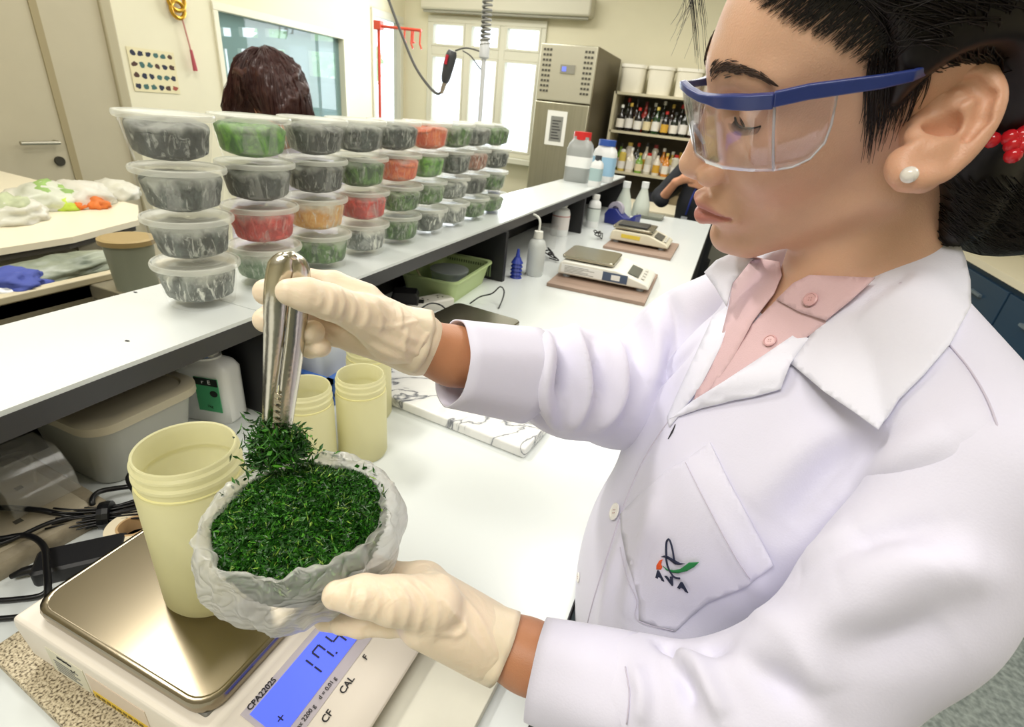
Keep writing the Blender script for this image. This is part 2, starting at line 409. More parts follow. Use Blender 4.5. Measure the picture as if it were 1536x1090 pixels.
# ------------------------------------------------------------------ bottle shelves
BY = 4.95
bx0, bx1 = -1.105, .35
zt = [1.43+.20, 1.43-.10, 1.43-.43, 1.43-.78]
cream = mat('shelf_cream', 'CFC7AA', .6)
t = thing('bookcase', 'cream open bookcase packed with sauce and spice bottles against the back wall', 'shelves', ((bx0+bx1)/2, BY, 0))
ow = (bx1-bx0)/2
for sx in (-1, 1): G().box(sx*ow-.012, 0, .05, sx*ow+.012, .36, zt[0]).build('side_panel', cream, t)
G().box(-ow, .35, .05, ow, .37, zt[0]).build('back_panel', mat('shelf_back', '5C574A', .8), t)
for z in zt: G().box(-ow, 0, z-.02, ow, .35, z+.0).build('shelf', cream, t)
bl = [('182014', .8), ('2A1710', .7), ('15100E', .8), ('234020', .7), ('5E2A14', .7), ('C9A94A', .5), ('8A2A1C', .5), ('3E3428', .6)]
def bottle(h, r, neck, colb, coll, colc, sq=0, kind=0):
    r0 = thing('sauce_bottle', 'x', 'bottle', group='sauce bottles on the back shelves')
    m = mat('bottle_'+colb, colb, .12, spec=.8)
    sh = h*(.58 if kind == 0 else .8)
    pr = [(.0, 0), (r*.95, 0), (r, .006), (r, sh), (neck*1.3, sh+(h-sh)*.35), (neck, sh+(h-sh)*.5), (neck, h*.94), (0, h*.94)]
    G().lathe(pr, 14, square=sq).build('glass_body', m, r0, smooth=True)
    G().olathe([(r*1.02, h*.12), (r*1.02, h*.46)], 14, square=sq).build('label', mat('lab_'+coll, coll, .6), r0, smooth=True)
    G().lathe([(0, h*.88), (neck*1.25, h*.88), (neck*1.25, h), (0, h)], 12).build('cap', mat('cap_'+colc, colc, .4), r0, smooth=True)
    return r0
protos = []
labs = ['EDE8DC', 'E9E6E0', 'F2EFE8', 'E8D9B0', 'EFEDE6', 'D9A93A']
def ord_(n): return ['first', 'second', 'third', 'fourth', 'fifth', 'sixth', 'seventh', 'eighth', 'ninth', 'tenth', 'eleventh', 'twelfth', 'thirteenth', 'fourteenth', 'fifteenth', 'sixteenth'][n]
cname = {'182014': 'dark green', '2A1710': 'dark brown', '15100E': 'black', '234020': 'green', '5E2A14': 'amber', 'F0E8E0': 'white', 'B5302A': 'red', 'D8C060': 'yellow', '7CA83E': 'lime green',
         'E8E0D0': 'cream', 'D98A2A': 'orange', '9C3B52': 'maroon', '55B070': 'bright green', 'A86A48': 'copper brown', 'D8D4C4': 'clear', 'E6B8B0': 'pink'}
row1 = ['15100E', '15100E', '15100E', '182014', '234020', '15100E', '182014', '182014', '2A1710', '55B070', '15100E', 'A86A48', '2A1710', 'B5302A', '182014', '15100E']
row2 = ['9C3B52', 'D8C060', 'E8E0D0', '7CA83E', 'D8D4C4', 'E8E0D0', 'D98A2A', 'D8D4C4', 'F0E8E0', 'E6B8B0', 'D8C060', '15100E', 'D98A2A', '182014', '5E2A14', '2A1710']
capc = ['EDEDE6', '7A1E22', 'B5302A', '222222', 'C9A94A', 'EDEDE6', '3A3A3A', 'D8C060', 'C8302A']
for rowi, (row, z) in enumerate(((row1, zt[1]), (row2, zt[2]))):
    for back in (1, 0):
        for k, c in enumerate(row):
            kind = 0 if rowi == 0 else (k % 3 == 1)*1
            h = random.uniform(.245, .275) if back else random.uniform(.185, .23)
            if rowi == 1: h *= random.uniform(.8, 1.0)
            r = random.uniform(.031, .036) if rowi == 0 else random.uniform(.030, .036)
            cc = row[(k*5+3) % 16] if back else c
            cp_ = capc[(k*4+rowi+back*2) % 9]
            b = bottle(h, r, .011 if kind == 0 else r*.5, cc, labs[(k+back*2) % 6], cp_, 4 if (rowi and k % 4 == 2) else 0, kind)
            x = bx0+.07+k*.078+(.03 if back else 0)
            b.location = (x, BY+(.17 if back else .06)+random.uniform(-.01, .01), z)
            b['label'] = f"{cname[cc]} bottle, {ord_(k)} from the left in the {'back' if back else 'front'} row of the {'upper' if rowi == 0 else 'middle'} shelf"
# white tubs on top of the bookcase
for k in range(4):
    x = bx0+.10+k*.235
    t2 = thing('storage_canister', ['leftmost', 'second from left', 'third from left', 'fourth from left'][k]+' cream lidded canister on top of the bookcase', 'canister', (x, BY+.17, zt[0]), group='canisters on the bookcase')
    G().lathe([(0, 0), (.095, 0), (.105, .19), (0, .19)], 28, square=5).build('body', mat('canister_cream', 'F0EBD8', .5), t2, smooth=True)
    G().lathe([(0, .19), (.112, .19), (.112, .215), (0, .22)], 28, square=5).build('lid', mat('canister_lid', 'F5F1E2', .5), t2, smooth=True)
for k, (x, c, nm) in enumerate(((-.62, '2C2C34', 'dark grey'), (-.40, '8A7A5A', 'tan'), (-.15, '3A3E52', 'slate'))):
    t2 = thing('cloth_bag', nm+' slumped bag on the lowest bookcase shelf', 'bag', (x, BY+.12, zt[3]))
    G().lathe([(0, 0), (.09, .0), (.11, .06), (.08, .16), (.03, .2), (0, .2)], 20).build('sack', mat('sack'+c, c, .8), t2, smooth=True)
    G().tube([(-.02, 0, .19), (0, 0, .23), (.02, 0, .19)], .006, 6).build('knot', mat('sack'+c, c), t2)
# ------------------------------------------------------------------ bench and raised shelf
BZ, SZ = .90, 1.10
lam = mat('white_laminate', 'DFE4E3', .22, spec=.5, var=.02, vscale=3)
lamu = mat('carcass_grey', 'B9BAB4', .6)
blkp = mat('black_panel', '1B1B1D', .5)
edg = mat('black_edge', '3A3A3C', .4)
t = thing('lab_bench', 'long white laminate laboratory bench running from foreground to back', 'bench', (-.45, 1.3, 0))
G().box(-.855, -1.3, BZ-.03, -.047, 3.48, BZ).build('worktop', lam, t, world=True)
G().box(-.047, -1.3, BZ-.03, -.0455, 3.48, BZ-.001).build('edge_strip', edg, t, world=True)
G().box(-.855, -1.3, .1, -.10, 3.44, BZ-.03).build('carcass', lamu, t, world=True)
G().box(-.855, 3.48, BZ-.6, -.047, 3.482, BZ-.001).build('edge_strip', edg, t, world=True)
for k in range(7):
    y = -1.25+k*.67
    dr = G().box(-.10, y, .14, -.082, y+.65, BZ-.06).build('door', mat('door_navy', '33465A', .5), t, world=True)
    G().box(-.082, y+.28, .72, -.07, y+.38, .735).build('handle', hm, dr, world=False) if 0 else None
t = thing('raised_shelf', 'white raised shelf with black edging that carries the stacks of tubs', 'shelf', (-.74, 1.3, SZ))
yseam = .566
for a, b in ((-1.3, yseam-.0008), (yseam+.0008, 3.50)):
    G().box(-.855, a, SZ-.006, -.630, b, SZ).build('shelf_board', lam, t, world=True)
    G().box(-.856, a, SZ-.034, -.629, b, SZ-.006).build('board_core', edg, t, world=True)
for y in (yseam, 1.545, 2.515, 3.46): G().box(-.85, y, BZ, -.622, y+.02, SZ-.034).build('divider', blkp, t, world=True)
g = G().box(-.862, -1.3, BZ, -.850, 3.5, SZ-.034).build('back_panel', blkp, t, world=True)
for x, y in ((-.79, .43), (-.70, .30), (-.775, .50)):
    pass
mk = mat('speck_dark', '2A2A2C', .6)
for q in ((203, 438), (191, 511)):
    p = Wz(*q, SZ+.0004); G().lathe([(0, 0), (.0022, 0), (0, .0006)], 8, c=(0, 0, 0), sx=1.8).build('scuff', mk, t).location = p-t.location
# opposite side of the bench (sink side)
t = thing('sink_bench', 'grey steel sink bench standing behind the raised shelf', 'bench', (-1.3, .6, 0))
sb = mat('sink_steel', 'A09A86', .35, metal=.5, var=.15, vscale=5)
g = G(); g.box(-1.75, -1.3, BZ-.04, -1.50, 1.25, BZ-.0); g.box(-1.06, -1.3, BZ-.04, -.865, 1.25, BZ); g.box(-1.5, .80, BZ-.04, -1.06, 1.25, BZ); g.box(-1.5, -1.3, BZ-.04, -1.06, .10, BZ)
g.build('worktop', sb, t, world=True, bevel=.004)
g = G(); g.box(-1.5, .10, BZ-.24, -1.06, .80, BZ-.22); g.box(-1.51, .1, BZ-.24, -1.5, .8, BZ); g.box(-1.06, .1, BZ-.24, -1.05, .8, BZ); g.box(-1.5, .80, BZ-.24, -1.06, .81, BZ-.04)
g.build('basin', sb, t, world=True)
G().box(-1.52, -1.3, BZ, -1.49, 1.25, BZ+.018).build('ledge', mat('ledge_cream', 'C9BFA2', .5), t, world=True, bevel=.003)
G().box(-1.72, -1.3, .05, -.87, 1.22, BZ-.26).build('carcass', mat('carcass_beige', 'AFA68C', .6), t, world=True)
# pot beside the tubs
p = Wz(208, 436, BZ)
t = thing('utensil_crock', 'tall grey green crock with brown rim behind the shelf', 'pot', (p.x-.03, p.y+.02, BZ))
G().lathe([(0, 0), (.048, 0), (.056, .12), (.06, .125), (0.054, .126), (.05, .11), (0, .05)], 28).build('body', mat('crock', '8E9484', .45), t, smooth=True)
G().lathe([(.054, .118), (.064, .120), (.064, .132), (.054, .134)], 28).build('rim', mat('crock_rim', '9C8658', .5), t, smooth=True)
p = Wz(15, 432, BZ)
t = thing('blue_cloth_bundle', 'blue cloth bundle lying on the sink bench at the left edge', 'cloth', (p.x, p.y, BZ+.0))
def lump(r, sx, sy, sz, seed, amp=.35, sub=4, fr_=2.2, flat=-.35):
    bm = bmesh.new(); bmesh.ops.create_icosphere(bm, subdivisions=sub, radius=1)
    for v in bm.verts:
        n = noise.fractal(v.co*fr_+Vector((seed*7.1, seed*3.3, 0)), 1, 2, 3)
        v.co *= 1+amp*n
        v.co = Vector((v.co.x*r*sx, v.co.y*r*sy, max(v.co.z, flat)*r*sz))
    vs = [tuple(v.co) for v in bm.verts]; fs = [tuple(v.index for v in f.verts) for f in bm.faces]; bm.free()
    z = min(v[2] for v in vs)
    g = G(); g.add([(a, b, c-z) for a, b, c in vs], fs); return g
lump(.07, 1.3, 1, .5, 3).build('cloth', mat('cloth_blue', '3E4C9A', .7), t, smooth='all')
lump(.04, 1.0, 1.2, .5, 5).build('white_fold', mat('cloth_white', 'E6E8E8', .7), t, smooth='all').location = (.05, -.02, .0)
p = Wz(120, 412, BZ)
t = thing('vegetable_trimmings_bag', 'clear bag of dark trimmings lying along the sink ledge', 'bag', (p.x-.05, p.y, BZ))
lump(.09, .8, 2.0, .35, 9).build('bag', mat('bag_cleargrey', '8F9684', .4, col2='5C6656', vscale=12), t, smooth='all')
# white table with bags along the door wall
TZ = .91
t = thing('white_side_table', 'long cream topped table carrying plastic bags near the doors', 'table', (-2.8, .3, 0))
g = G(); g.poly([(-3.3, -1.6), (-1.93, -1.6), (-1.93, 1.02), (-2.02, 1.30), (-2.25, 1.46), (-3.3, 1.5)], TZ-.02, TZ)
g.build('tabletop', mat('table_cream', 'EFE6CC', .35), t, world=True)
G().poly([(-3.3, -1.6), (-1.94, -1.6), (-1.94, 1.01), (-2.03, 1.29), (-2.26, 1.45), (-3.3, 1.49)], TZ-.04, TZ-.021).build('dark_edge', mat('edge_brown', '4A463C', .5), t, world=True)
G().box(-2.02, -1.6, TZ-.12, -1.98, 1.2, TZ-.04).build('rail', mat('rail_taupe', '8E8874', .5), t, world=True)
for x, y in ((-2.0, 1.08), (-3.15, 1.3), (-2.0, -.6)): G().box(x-.03, y-.03, 0, x+.03, y+.03, TZ-.04).build('leg', mat('rail_taupe', '8E8874'), t, world=True)
G().box(-2.45, -1.6, .2, -2.41, .95, TZ-.12).build('cream_panel', mat('panel_cream', 'BFB495', .6), t, world=True)
filmm = mat('plastic_film', 'F2F0E4', .3, alpha=.62, bump=.15, bscale=30)
def vegbag(px, py, r, sx, sy, sz, seed, inner, label, rz=0):
    p = Wz(px, py, TZ)
    t = thing('plastic_bag', label, 'bag', p, rz, 'vegetable bags on the side table')
    lump(r, sx, sy, sz, seed, .22).build('film', filmm, t, smooth='all')
    for k, (c, dx, dy, dz, rr) in enumerate(inner):
        lump(rr, 1.2, 1, .8, seed+k, .4, 3).build('vegetable', mat('veg_'+c, c, .6, var=.3, vscale=20), t, smooth='all').location = (dx, dy, dz)
vegbag(10, 330, .10, 1.1, 1.2, .55, 1, [('C8D0A8', 0, 0, .0, .08)], 'white plastic bag of pale vegetables at the left end of table')
vegbag(70, 310, .11, 1.0, 1.2, .60, 2, [('9CBF6A', 0, 0, 0, .085), ('C7E052', .07, .02, 0, .045)], 'bag with lime green leaves showing at its front')
vegbag(125, 306, .11, 1.0, 1.0, .60, 4, [('E9803A', .085, .0, 0, .04), ('F07C2A', .07, -.06, 0, .03), ('E9E0CC', -.03, 0, 0, .07)], 'bag with bright orange carrots showing through')
vegbag(176, 296, .09, 1.0, 1.0, .6, 6, [('D9D8B4', 0, 0, 0, .06)], 'flat white plastic bag at the right end of side table')
# ------------------------------------------------------------------ 36 tubs
tubm = mat('tub_plastic', 'F4F6EE', .16, alpha=.11, spec=.9)
tubr = mat('tub_bottom_plastic', 'E9ECE6', .3, alpha=.35)
lidm = mat('lid_plastic', 'E9EAE0', .28, alpha=.50, spec=.6)
def vegmat(name, c1, c2, film=.25):
    if name in MATS: return MATS[name]
    m = bpy.data.materials.new(name); m.use_nodes = True; nt = m.node_tree; b = nt.nodes['Principled BSDF']
    b.inputs['Roughness'].default_value = .45
    tc = nt.nodes.new('ShaderNodeTexCoord'); mp = nt.nodes.new('ShaderNodeMapping'); mp.inputs['Scale'].default_value = (1, 1, .55)
    oi = nt.nodes.new('ShaderNodeObjectInfo'); mu = nt.nodes.new('ShaderNodeVectorMath'); mu.operation = 'SCALE'
    nt.links.new(oi.outputs['Random'], mu.inputs['Scale']); mu.inputs[0].default_value = (9, 7, 5)
    nt.links.new(tc.outputs['Object'], mp.inputs['Vector']); nt.links.new(mu.outputs[0], mp.inputs['Location'])
    n1 = nt.nodes.new('ShaderNodeTexNoise'); n1.inputs['Scale'].default_value = 60; n1.inputs['Detail'].default_value = 9; n1.inputs['Distortion'].default_value = .8; n1.inputs['Roughness'].default_value = .7
    r1 = nt.nodes.new('ShaderNodeValToRGB'); r1.color_ramp.elements[0].position = .43; r1.color_ramp.elements[1].position = .62
    r1.color_ramp.elements[0].color = (*srgb(c2), 1); r1.color_ramp.elements[1].color = (*srgb(c1), 1)
    n2 = nt.nodes.new('ShaderNodeTexNoise'); n2.inputs['Scale'].default_value = 30; n2.inputs['Detail'].default_value = 9; n2.inputs['Roughness'].default_value = .68; n2.inputs['Distortion'].default_value = 1.6
    r2 = nt.nodes.new('ShaderNodeValToRGB'); r2.color_ramp.elements[0].position = .53; r2.color_ramp.elements[1].position = .63
    r2.color_ramp.elements[0].color = (0, 0, 0, 1); r2.color_ramp.elements[1].color = (film*2, film*2, film*2, 1)
    mx = nt.nodes.new('ShaderNodeMix'); mx.data_type = 'RGBA'; mx.inputs['B'].default_value = (.80, .82, .74, 1)
    sx_ = nt.nodes.new('ShaderNodeSeparateXYZ'); nt.links.new(tc.outputs['Object'], sx_.inputs[0]); n4 = nt.nodes.new('ShaderNodeTexNoise'); n4.inputs['Scale'].default_value = 34; n4.inputs['Detail'].default_value = 4; nt.links.new(mp.outputs[0], n4.inputs['Vector'])
    m1 = nt.nodes.new('ShaderNodeMath'); m1.operation = 'MULTIPLY_ADD'; nt.links.new(n4.outputs['Fac'], m1.inputs[0]); m1.inputs[1].default_value = .060; nt.links.new(sx_.outputs['Z'], m1.inputs[2])
    mr_ = nt.nodes.new('ShaderNodeMapRange'); mr_.inputs['From Min'].default_value = .074; mr_.inputs['From Max'].default_value = .090; mr_.inputs['To Max'].default_value = .25+film*1.1; nt.links.new(m1.outputs[0], mr_.inputs['Value'])
    mxx = nt.nodes.new('ShaderNodeMath'); mxx.operation = 'MAXIMUM'
    mq = nt.nodes.new('ShaderNodeMapping'); mq.inputs['Scale'].default_value = (2.6, 2.6, 1.1); mq.inputs['Rotation'].default_value = (.5, .3, 0); nt.links.new(mp.outputs[0], mq.inputs['Vector'])
    nt.links.new(mp.outputs[0], n1.inputs['Vector']); nt.links.new(mq.outputs[0], n2.inputs['Vector'])
    nt.links.new(n1.outputs['Fac'], r1.inputs['Fac']); nt.links.new(n2.outputs['Fac'], r2.inputs['Fac'])
    nt.links.new(r2.outputs['Color'], mxx.inputs[0]); nt.links.new(mr_.outputs['Result'], mxx.inputs[1]); nt.links.new(mxx.outputs[0], mx.inputs['Factor']); nt.links.new(r1.outputs['Color'], mx.inputs['A'])
    nt.links.new(mx.outputs['Result'], b.inputs['Base Color'])
    bp = nt.nodes.new('ShaderNodeBump'); bp.inputs['Strength'].default_value = .6; bp.inputs['Distance'].default_value = .004
    nt.links.new(n1.outputs['Fac'], bp.inputs['Height']); nt.links.new(bp.outputs['Normal'], b.inputs['Normal'])
    MATS[name] = m; return m
VG = {'k': ('3A403C', '0C100E', .2, 'blackish'), 'd': ('56605A', '181E1A', .28, 'dark grey green'), 'g': ('74B82E', '2C6A10', .05, 'bright green'), 'G': ('5F8E3C', '274A18', .2, 'leafy green'),
      'r': ('E04438', 'A81818', .12, 'red'), 'p': ('A9BFA0', '6E8A6A', .5, 'pale green'), 'o': ('F08A50', 'D8522A', .15, 'orange'), 'y': ('E8C078', 'D89A40', .4, 'pale orange'),
      'w': ('A8ACA8', '5A605C', .6, 'whitish grey'), 's': ('C9907A', '8A5A48', .5, 'salmon brown'), 'x': ('7E857E', '3A403C', .5, 'grey')}
cols = [['k', 'd', 'd', 'x'], ['g', 'k', 'r', 'p'], ['k', 'k', 'y', 'G'], ['d', 'G', 'r', 'w'], ['d', 'o', 'G', 'G'], ['o', 'g', 'G', 'x'], ['G', 'd', 'w', 'w'], ['d', 's', 'k', 'G'], ['G', 'd', 'G', 'G']]
tub = thing('deli_tub', 'x', 'tub', (0, 0, 0), group='stacked sample tubs on the raised shelf')
b_ = G().olathe([(0, .0015), (.043, .0015), (.0445, 0), (.047, .002), (.0485, .008), (.0575, .058), (.0585, .062)], 48).build('bowl', tubm, tub, smooth=True)
G().olathe([(.0582, .0605), (.0612, .0605), (.0622, .0625), (.0622, .0665), (.0612, .0685), (.0590, .0690), (.0575, .0672), (.052, .0668), (.0500, .0655), (.003, .0655)], 48).build('lid', lidm, tub, smooth=True)
veg_meshes = {}
def content_mesh(seed):
    nr_, na = 22, 48; vs = []; fs = []
    for i in range(nr_):
        u = i/(nr_-1)
        if u < .62:
            s = u/.62; z = .004+s*.048; r = (.0462+.0112*(z/.06))*(min(1, (s*4)**.5) if s > 0 else 0)*.985
        else:
            s = (u-.62)/.38; z = .052+.010*math.sin(s*PI/2); r = (.0462+.0112*.87)*.985*math.cos(s*PI/2)
        for k in range(na):
            a = 2*PI*k/na; ca, sa = math.cos(a), math.sin(a)
            n = noise.fractal(Vector((ca*2.2*r/.05, sa*2.2*r/.05, z*45+seed*5.7)), 1, 2, 4)
            lowc = .93+.07*min(1, max(0, noise.noise(Vector((ca, sa, seed*3.1)))+.6))
            rr = r*(1-.05*max(0, n)-.03*abs(n))*lowc
            zz = z+.004*n*(1 if u > .5 else .3)+(-.010*max(0, noise.noise(Vector((ca*1.3, sa*1.3, seed*9.3)))) if u > .55 else 0)
            vs.append((rr*ca, rr*sa, min(max(zz, .003), .0635)))
    for i in range(nr_-1):
        for k in range(na): a, b = i*na+k, i*na+(k+1) % na; fs.append((a, b, b+na, a+na))
    return vs, fs
cms = [content_mesh(s) for s in range(9)]
film2 = mat('wrap_film', 'F4F6F0', .18, alpha=.16, bump=.6, bscale=70, spec=.9)
# crumpled film fin standing between the food and the tub wall
def film_fin(seed):
    rnd = random.Random(seed); g = G()
    for s in range(4):
        a0 = rnd.random()*6.28; w = rnd.uniform(.25, .6); n = 8; vs = []; fs = []
        for i in range(n):
            for j in range(n):
                a = a0+w*(i/(n-1)-.5)*(1.3-.8*j/(n-1)); z = .014+.044*j/(n-1); r = (.0455+.0105*(z/.06))*.965
                vs.append((r*math.cos(a), r*math.sin(a), z))
        for i in range(n-1):
            for j in range(n-1): fs.append((i*n+j, (i+1)*n+j, (i+1)*n+j+1, i*n+j+1))
        g.add(vs, fs)
    return g
YC = [.548, .686, .822, .957, 1.094, 1.228, 1.364, 1.494, 1.636]
PIT = .0689
rown = ['top', 'second from top', 'third from top', 'bottom']
first = True
fins = [film_fin(s).build('bag_wrap', film2, None, smooth='all') for s in range(4)]
cobj = {}
for c in range(9):
    for r in range(4):
        T = tub if first else tub.copy()
        if not first:
            COL.objects.link(T)
            for ch in list(tub_parts): q = ch.copy(); COL.objects.link(q); q.parent = T
        else: tub_parts = list(tub.children); first = False
        k = 3-r; jx = random.uniform(-.004, .004); jy = random.uniform(-.003, .003)
        if c == 0: jx, jy = [(-.012, .002), (-.001, 0), (0, 0), (0, 0)][r]
        T.location = (-.737+jx, YC[c]+jy, SZ+PIT*k+.0002); T.rotation_euler = (0, 0, random.random()*6.28)
        vg = cols[c][r]; V = VG[vg]
        m = vegmat('food_'+vg, V[0], V[1], V[2])
        key = (vg, (c*4+r) % 9)
        if key not in cobj:
            vs, fs = cms[key[1]]; g = G(); g.add(vs, fs); o = g.build('food', m, T, smooth='all'); cobj[key] = o.data
        else:
            o = bpy.data.objects.new('food', cobj[key]); COL.objects.link(o); o.parent = T
        f = bpy.data.objects.new('bag_wrap', fins[(c+r) % 4].data); COL.objects.link(f); f.parent = T
        T['label'] = f"clear tub of {V[3]} vegetable, {rown[r]} of the {ord_(c)} stack from left"
for f in fins: bpy.data.objects.remove(f)
# ------------------------------------------------------------------ things on the raised shelf far end
wp = mat('white_plastic', 'EDEFEF', .35); bluec = mat('blue_cap', '2F55A8', .4); redc = mat('red_cap', 'D42C2C', .35)
def rrect_bottle(t, w, d, h, neck, body, cap, caph, lab=None, capr=None):
    G().lathe([(0, 0), (w*.94, 0), (w, .006), (w, h*.66), (w*.9, h*.76), (neck, h*.86), (neck, h-caph*.6), (0, h-caph*.6)], 40, sy=d/w, square=5).build('body', body, t, smooth=True)
    G().lathe([(0, h-caph), (capr or neck*1.15, h-caph), (capr or neck*1.15, h), (0, h)], 28).build('cap', cap, t, smooth=True)
    if lab: G().olathe([(w*1.008, h*lab[0]), (w*1.008, h*lab[1])], 40, sy=d/w, square=5).build('label', lab[2], t, smooth=True)
p = Wz(862, 272, SZ)
t = thing('red_capped_jar', 'square grey jar with red screw cap and blank white label on shelf', 'jar', (p.x, p.y+.03, SZ), rz=.1)
rrect_bottle(t, .066, .066, .245, .04, mat('grey_powder_jar', 'A3A6A4', .35), redc, .038, (.30, .52, mat('label_white', 'F4F5F3', .6)), .046)
p = Wz(896, 272, SZ)
t = thing('blue_lidded_bottle', 'white bottle with blue lid and blue label behind red capped jar', 'bottle', (p.x+.01, p.y+.05, SZ))
rrect_bottle(t, .062, .05, .215, .04, wp, bluec, .03, (.15, .6, mat('label_lightblue', '9CC4E0', .6)), .047)
p = Wz(884, 278, SZ)
t = thing('small_white_bottle', 'slim white bottle with dark cap in front of the blue lidded bottle', 'bottle', (p.x+.03, p.y-.02, SZ))
rrect_bottle(t, .030, .03, .15, .014, wp, mat('cap_dark', '3A3E44', .5), .03, (.2, .6, mat('label_tealgrey', 'A9C2C4', .6)), .017)
p = Wz(790, 262, SZ)
t = thing('dark_cup', 'small dark cup with blue base standing behind the last tub stack', 'cup', (-.79, 1.80, SZ))
G().lathe([(0, 0), (.022, 0), (.024, .05), (0, .05)], 24).build('blue_base', mat('cloth_blue', '3E4C9A'), t, smooth=True)
G().lathe([(0, .05), (.020, .05), (.024, .12), (.020, .12), (.018, .06), (0, .06)], 24).build('dark_cup', mat('cap_dark', '3A3E44'), t, smooth=True)
# ------------------------------------------------------------------ under the shelf, first bay
p = Wz(340, 600, BZ)
stm = mat('storage_grey', 'B9BAB2', .4, alpha=.93, var=.08, vscale=6)
t = thing('storage_tub', 'cloudy grey plastic storage tub with beige lid under the shelf', 'tub', (-.752, .388, BZ), rz=.0)
g = G(); 
def rr_ring(w, l, r, z, n=6):
    pts = []
    for sx, sy, a0 in ((1, 1, 0), (-1, 1, PI/2), (-1, -1, PI), (1, -1, 1.5*PI)):
        for k in range(n): a = a0+PI/2*k/(n-1); pts.append((sx*(w-r)+r*math.cos(a), sy*(l-r)+r*math.sin(a), z))
    return pts
def ring_loft(rings, cap0=True, cap1=True):
    g = G(); vs = [p for r in rings for p in r]; n = len(rings[0]); fs = []
    for i in range(len(rings)-1):
        for k in range(n): a, b = i*n+k, i*n+(k+1) % n; fs.append((a, b, b+n, a+n))
    if cap0: fs.append(tuple(range(n-1, -1, -1)))
    if cap1: fs.append(tuple((len(rings)-1)*n+k for k in range(n)))
    return g.add(vs, fs)
ring_loft([rr_ring(.062, .062, .024, 0), rr_ring(.066, .066, .026, .004), rr_ring(.086, .074, .030, .100)]).build('body', stm, t, smooth=True)
ring_loft([rr_ring(.088, .077, .032, .096), rr_ring(.093, .082, .034, .098), rr_ring(.093, .082, .034, .110), rr_ring(.088, .077, .031, .114), rr_ring(.078, .067, .026, .114), rr_ring(.076, .065, .026, .111)]).build('lid', mat('lid_beige', 'BDB59E', .45), t, smooth=True)
t = thing('jerrycan', 'white plastic jerrycan with blue cap and green label beside the divider', 'bottle', (-.728, .524, BZ), rz=.25)
G().lathe([(0, 0), (.048, 0), (.053, .006), (.053, .115), (.045, .128), (.03, .135), (.024, .14), (.024, .15), (0, .15)], 36, square=6, sx=1.0, sy=.50).build('body', wp, t, smooth=True)
G().lathe([(.0, .137), (.036, .137), (.036, .141), (.0, .141)], 28, c=(-.005, 0, 0), sy=.7).build('collar', wp, t, smooth=True)
G().lathe([(.0, .141), (.027, .141), (.026, .164), (0, .164)], 28, c=(-.005, 0, 0), sy=.85).build('blue_cap', mat('cap_azure', '1F74C0', .35), t, smooth=True)
t.scale = (.95, .95, .84)
lb = G().box(-.003, -.0285, .03, .040, -.0272, .105).build('green_label', mat('label_green', '4FB07A', .5), t)
G().box(-.003, -.0292, .089, .040, -.0286, .105).build('label_band', mat('label_black', '15201C', .5), lb)
text('r  E', 'label_print', .012, mat('label_white', 'F4F5F3'), lb, frame((.019, -.0294, .097), (1, 0, 0), (0, -1, 0)))
G().lathe([(0, 0), (.007, 0), (.007, .0006), (0, .0006)], 20).build('hazard_mark', mat('label_black', '15201C'), lb).matrix_local = frame((.03, -.0286, .072), (1, 0, 0), (0, -1, 0))
text('1kg', 'label_print', .008, mat('label_black', '15201C'), lb, frame((.019, -.0288, .042), (1, 0, 0), (0, -1, 0)))
# dusty base plate with clear cover
pl = mat('dusty_plastic', 'A79C86', .6, col2='7C725E', vscale=25, bump=.1)
t = thing('old_balance_base', 'dusty beige balance base with clear plastic cover at the left edge', 'machine', (-.742, .225, BZ), rz=-.06)
ring_loft([rr_ring(.105, .075, .01, 0), rr_ring(.108, .078, .012, .012), rr_ring(.104, .074, .01, .022)]).build('base', pl, t, smooth=True)
ring_loft([rr_ring(.088, .060, .004, .0222), rr_ring(.086, .058, .004, .026)]).build('plate', mat('dusty_plate', 'B9AF9A', .55, col2='94897190'[:6], vscale=12, bump=.08), t, smooth=True)
for x, y in ((.02, -.03), (.055, .0), (-.01, .03)): G().box(x-.004, y-.004, .0262, x+.004, y+.004, .0266).build('slot', mat('slot_dark', '4A473D'), t)
clr = mat('clear_plastic', 'EDEDE8', .08, alpha=.14, spec=1.0)
g = G(); prof = [(-.04, .0), (-.045, .035), (-.03, .055), (.02, .055), (.045, .03), (.05, .0)]
vs = []; fs = []
for j, y in enumerate((-.035, -.034, .034, .035)):
    s = .96 if j in (0, 3) else 1
    vs += [(x*s, y, z*s) for x, z in prof]
n = len(prof)
for j in range(3):
    for k in range(n-1): fs.append((j*n+k, j*n+k+1, (j+1)*n+k+1, (j+1)*n+k))
fs += [tuple(range(n)), tuple(range(4*n-1, 3*n-1, -1))]
g.add(vs, fs); co = g.build('clear_cover', clr, t, smooth=True, solid=.0018); co.location = (-.0, .035, .027)
G().tube([(.0, .045, .03), (.0, .05, .07), (.01, .02, .075)], .002, 6).build('cover_hinge', clr, t)
G().lathe([(0, 0), (.012, 0), (.012, .01), (.006, .01), (.006, .022), (0, .022)], 16, c=(-.06, -.03, .026)).build('clear_knob', clr, t, smooth=True)
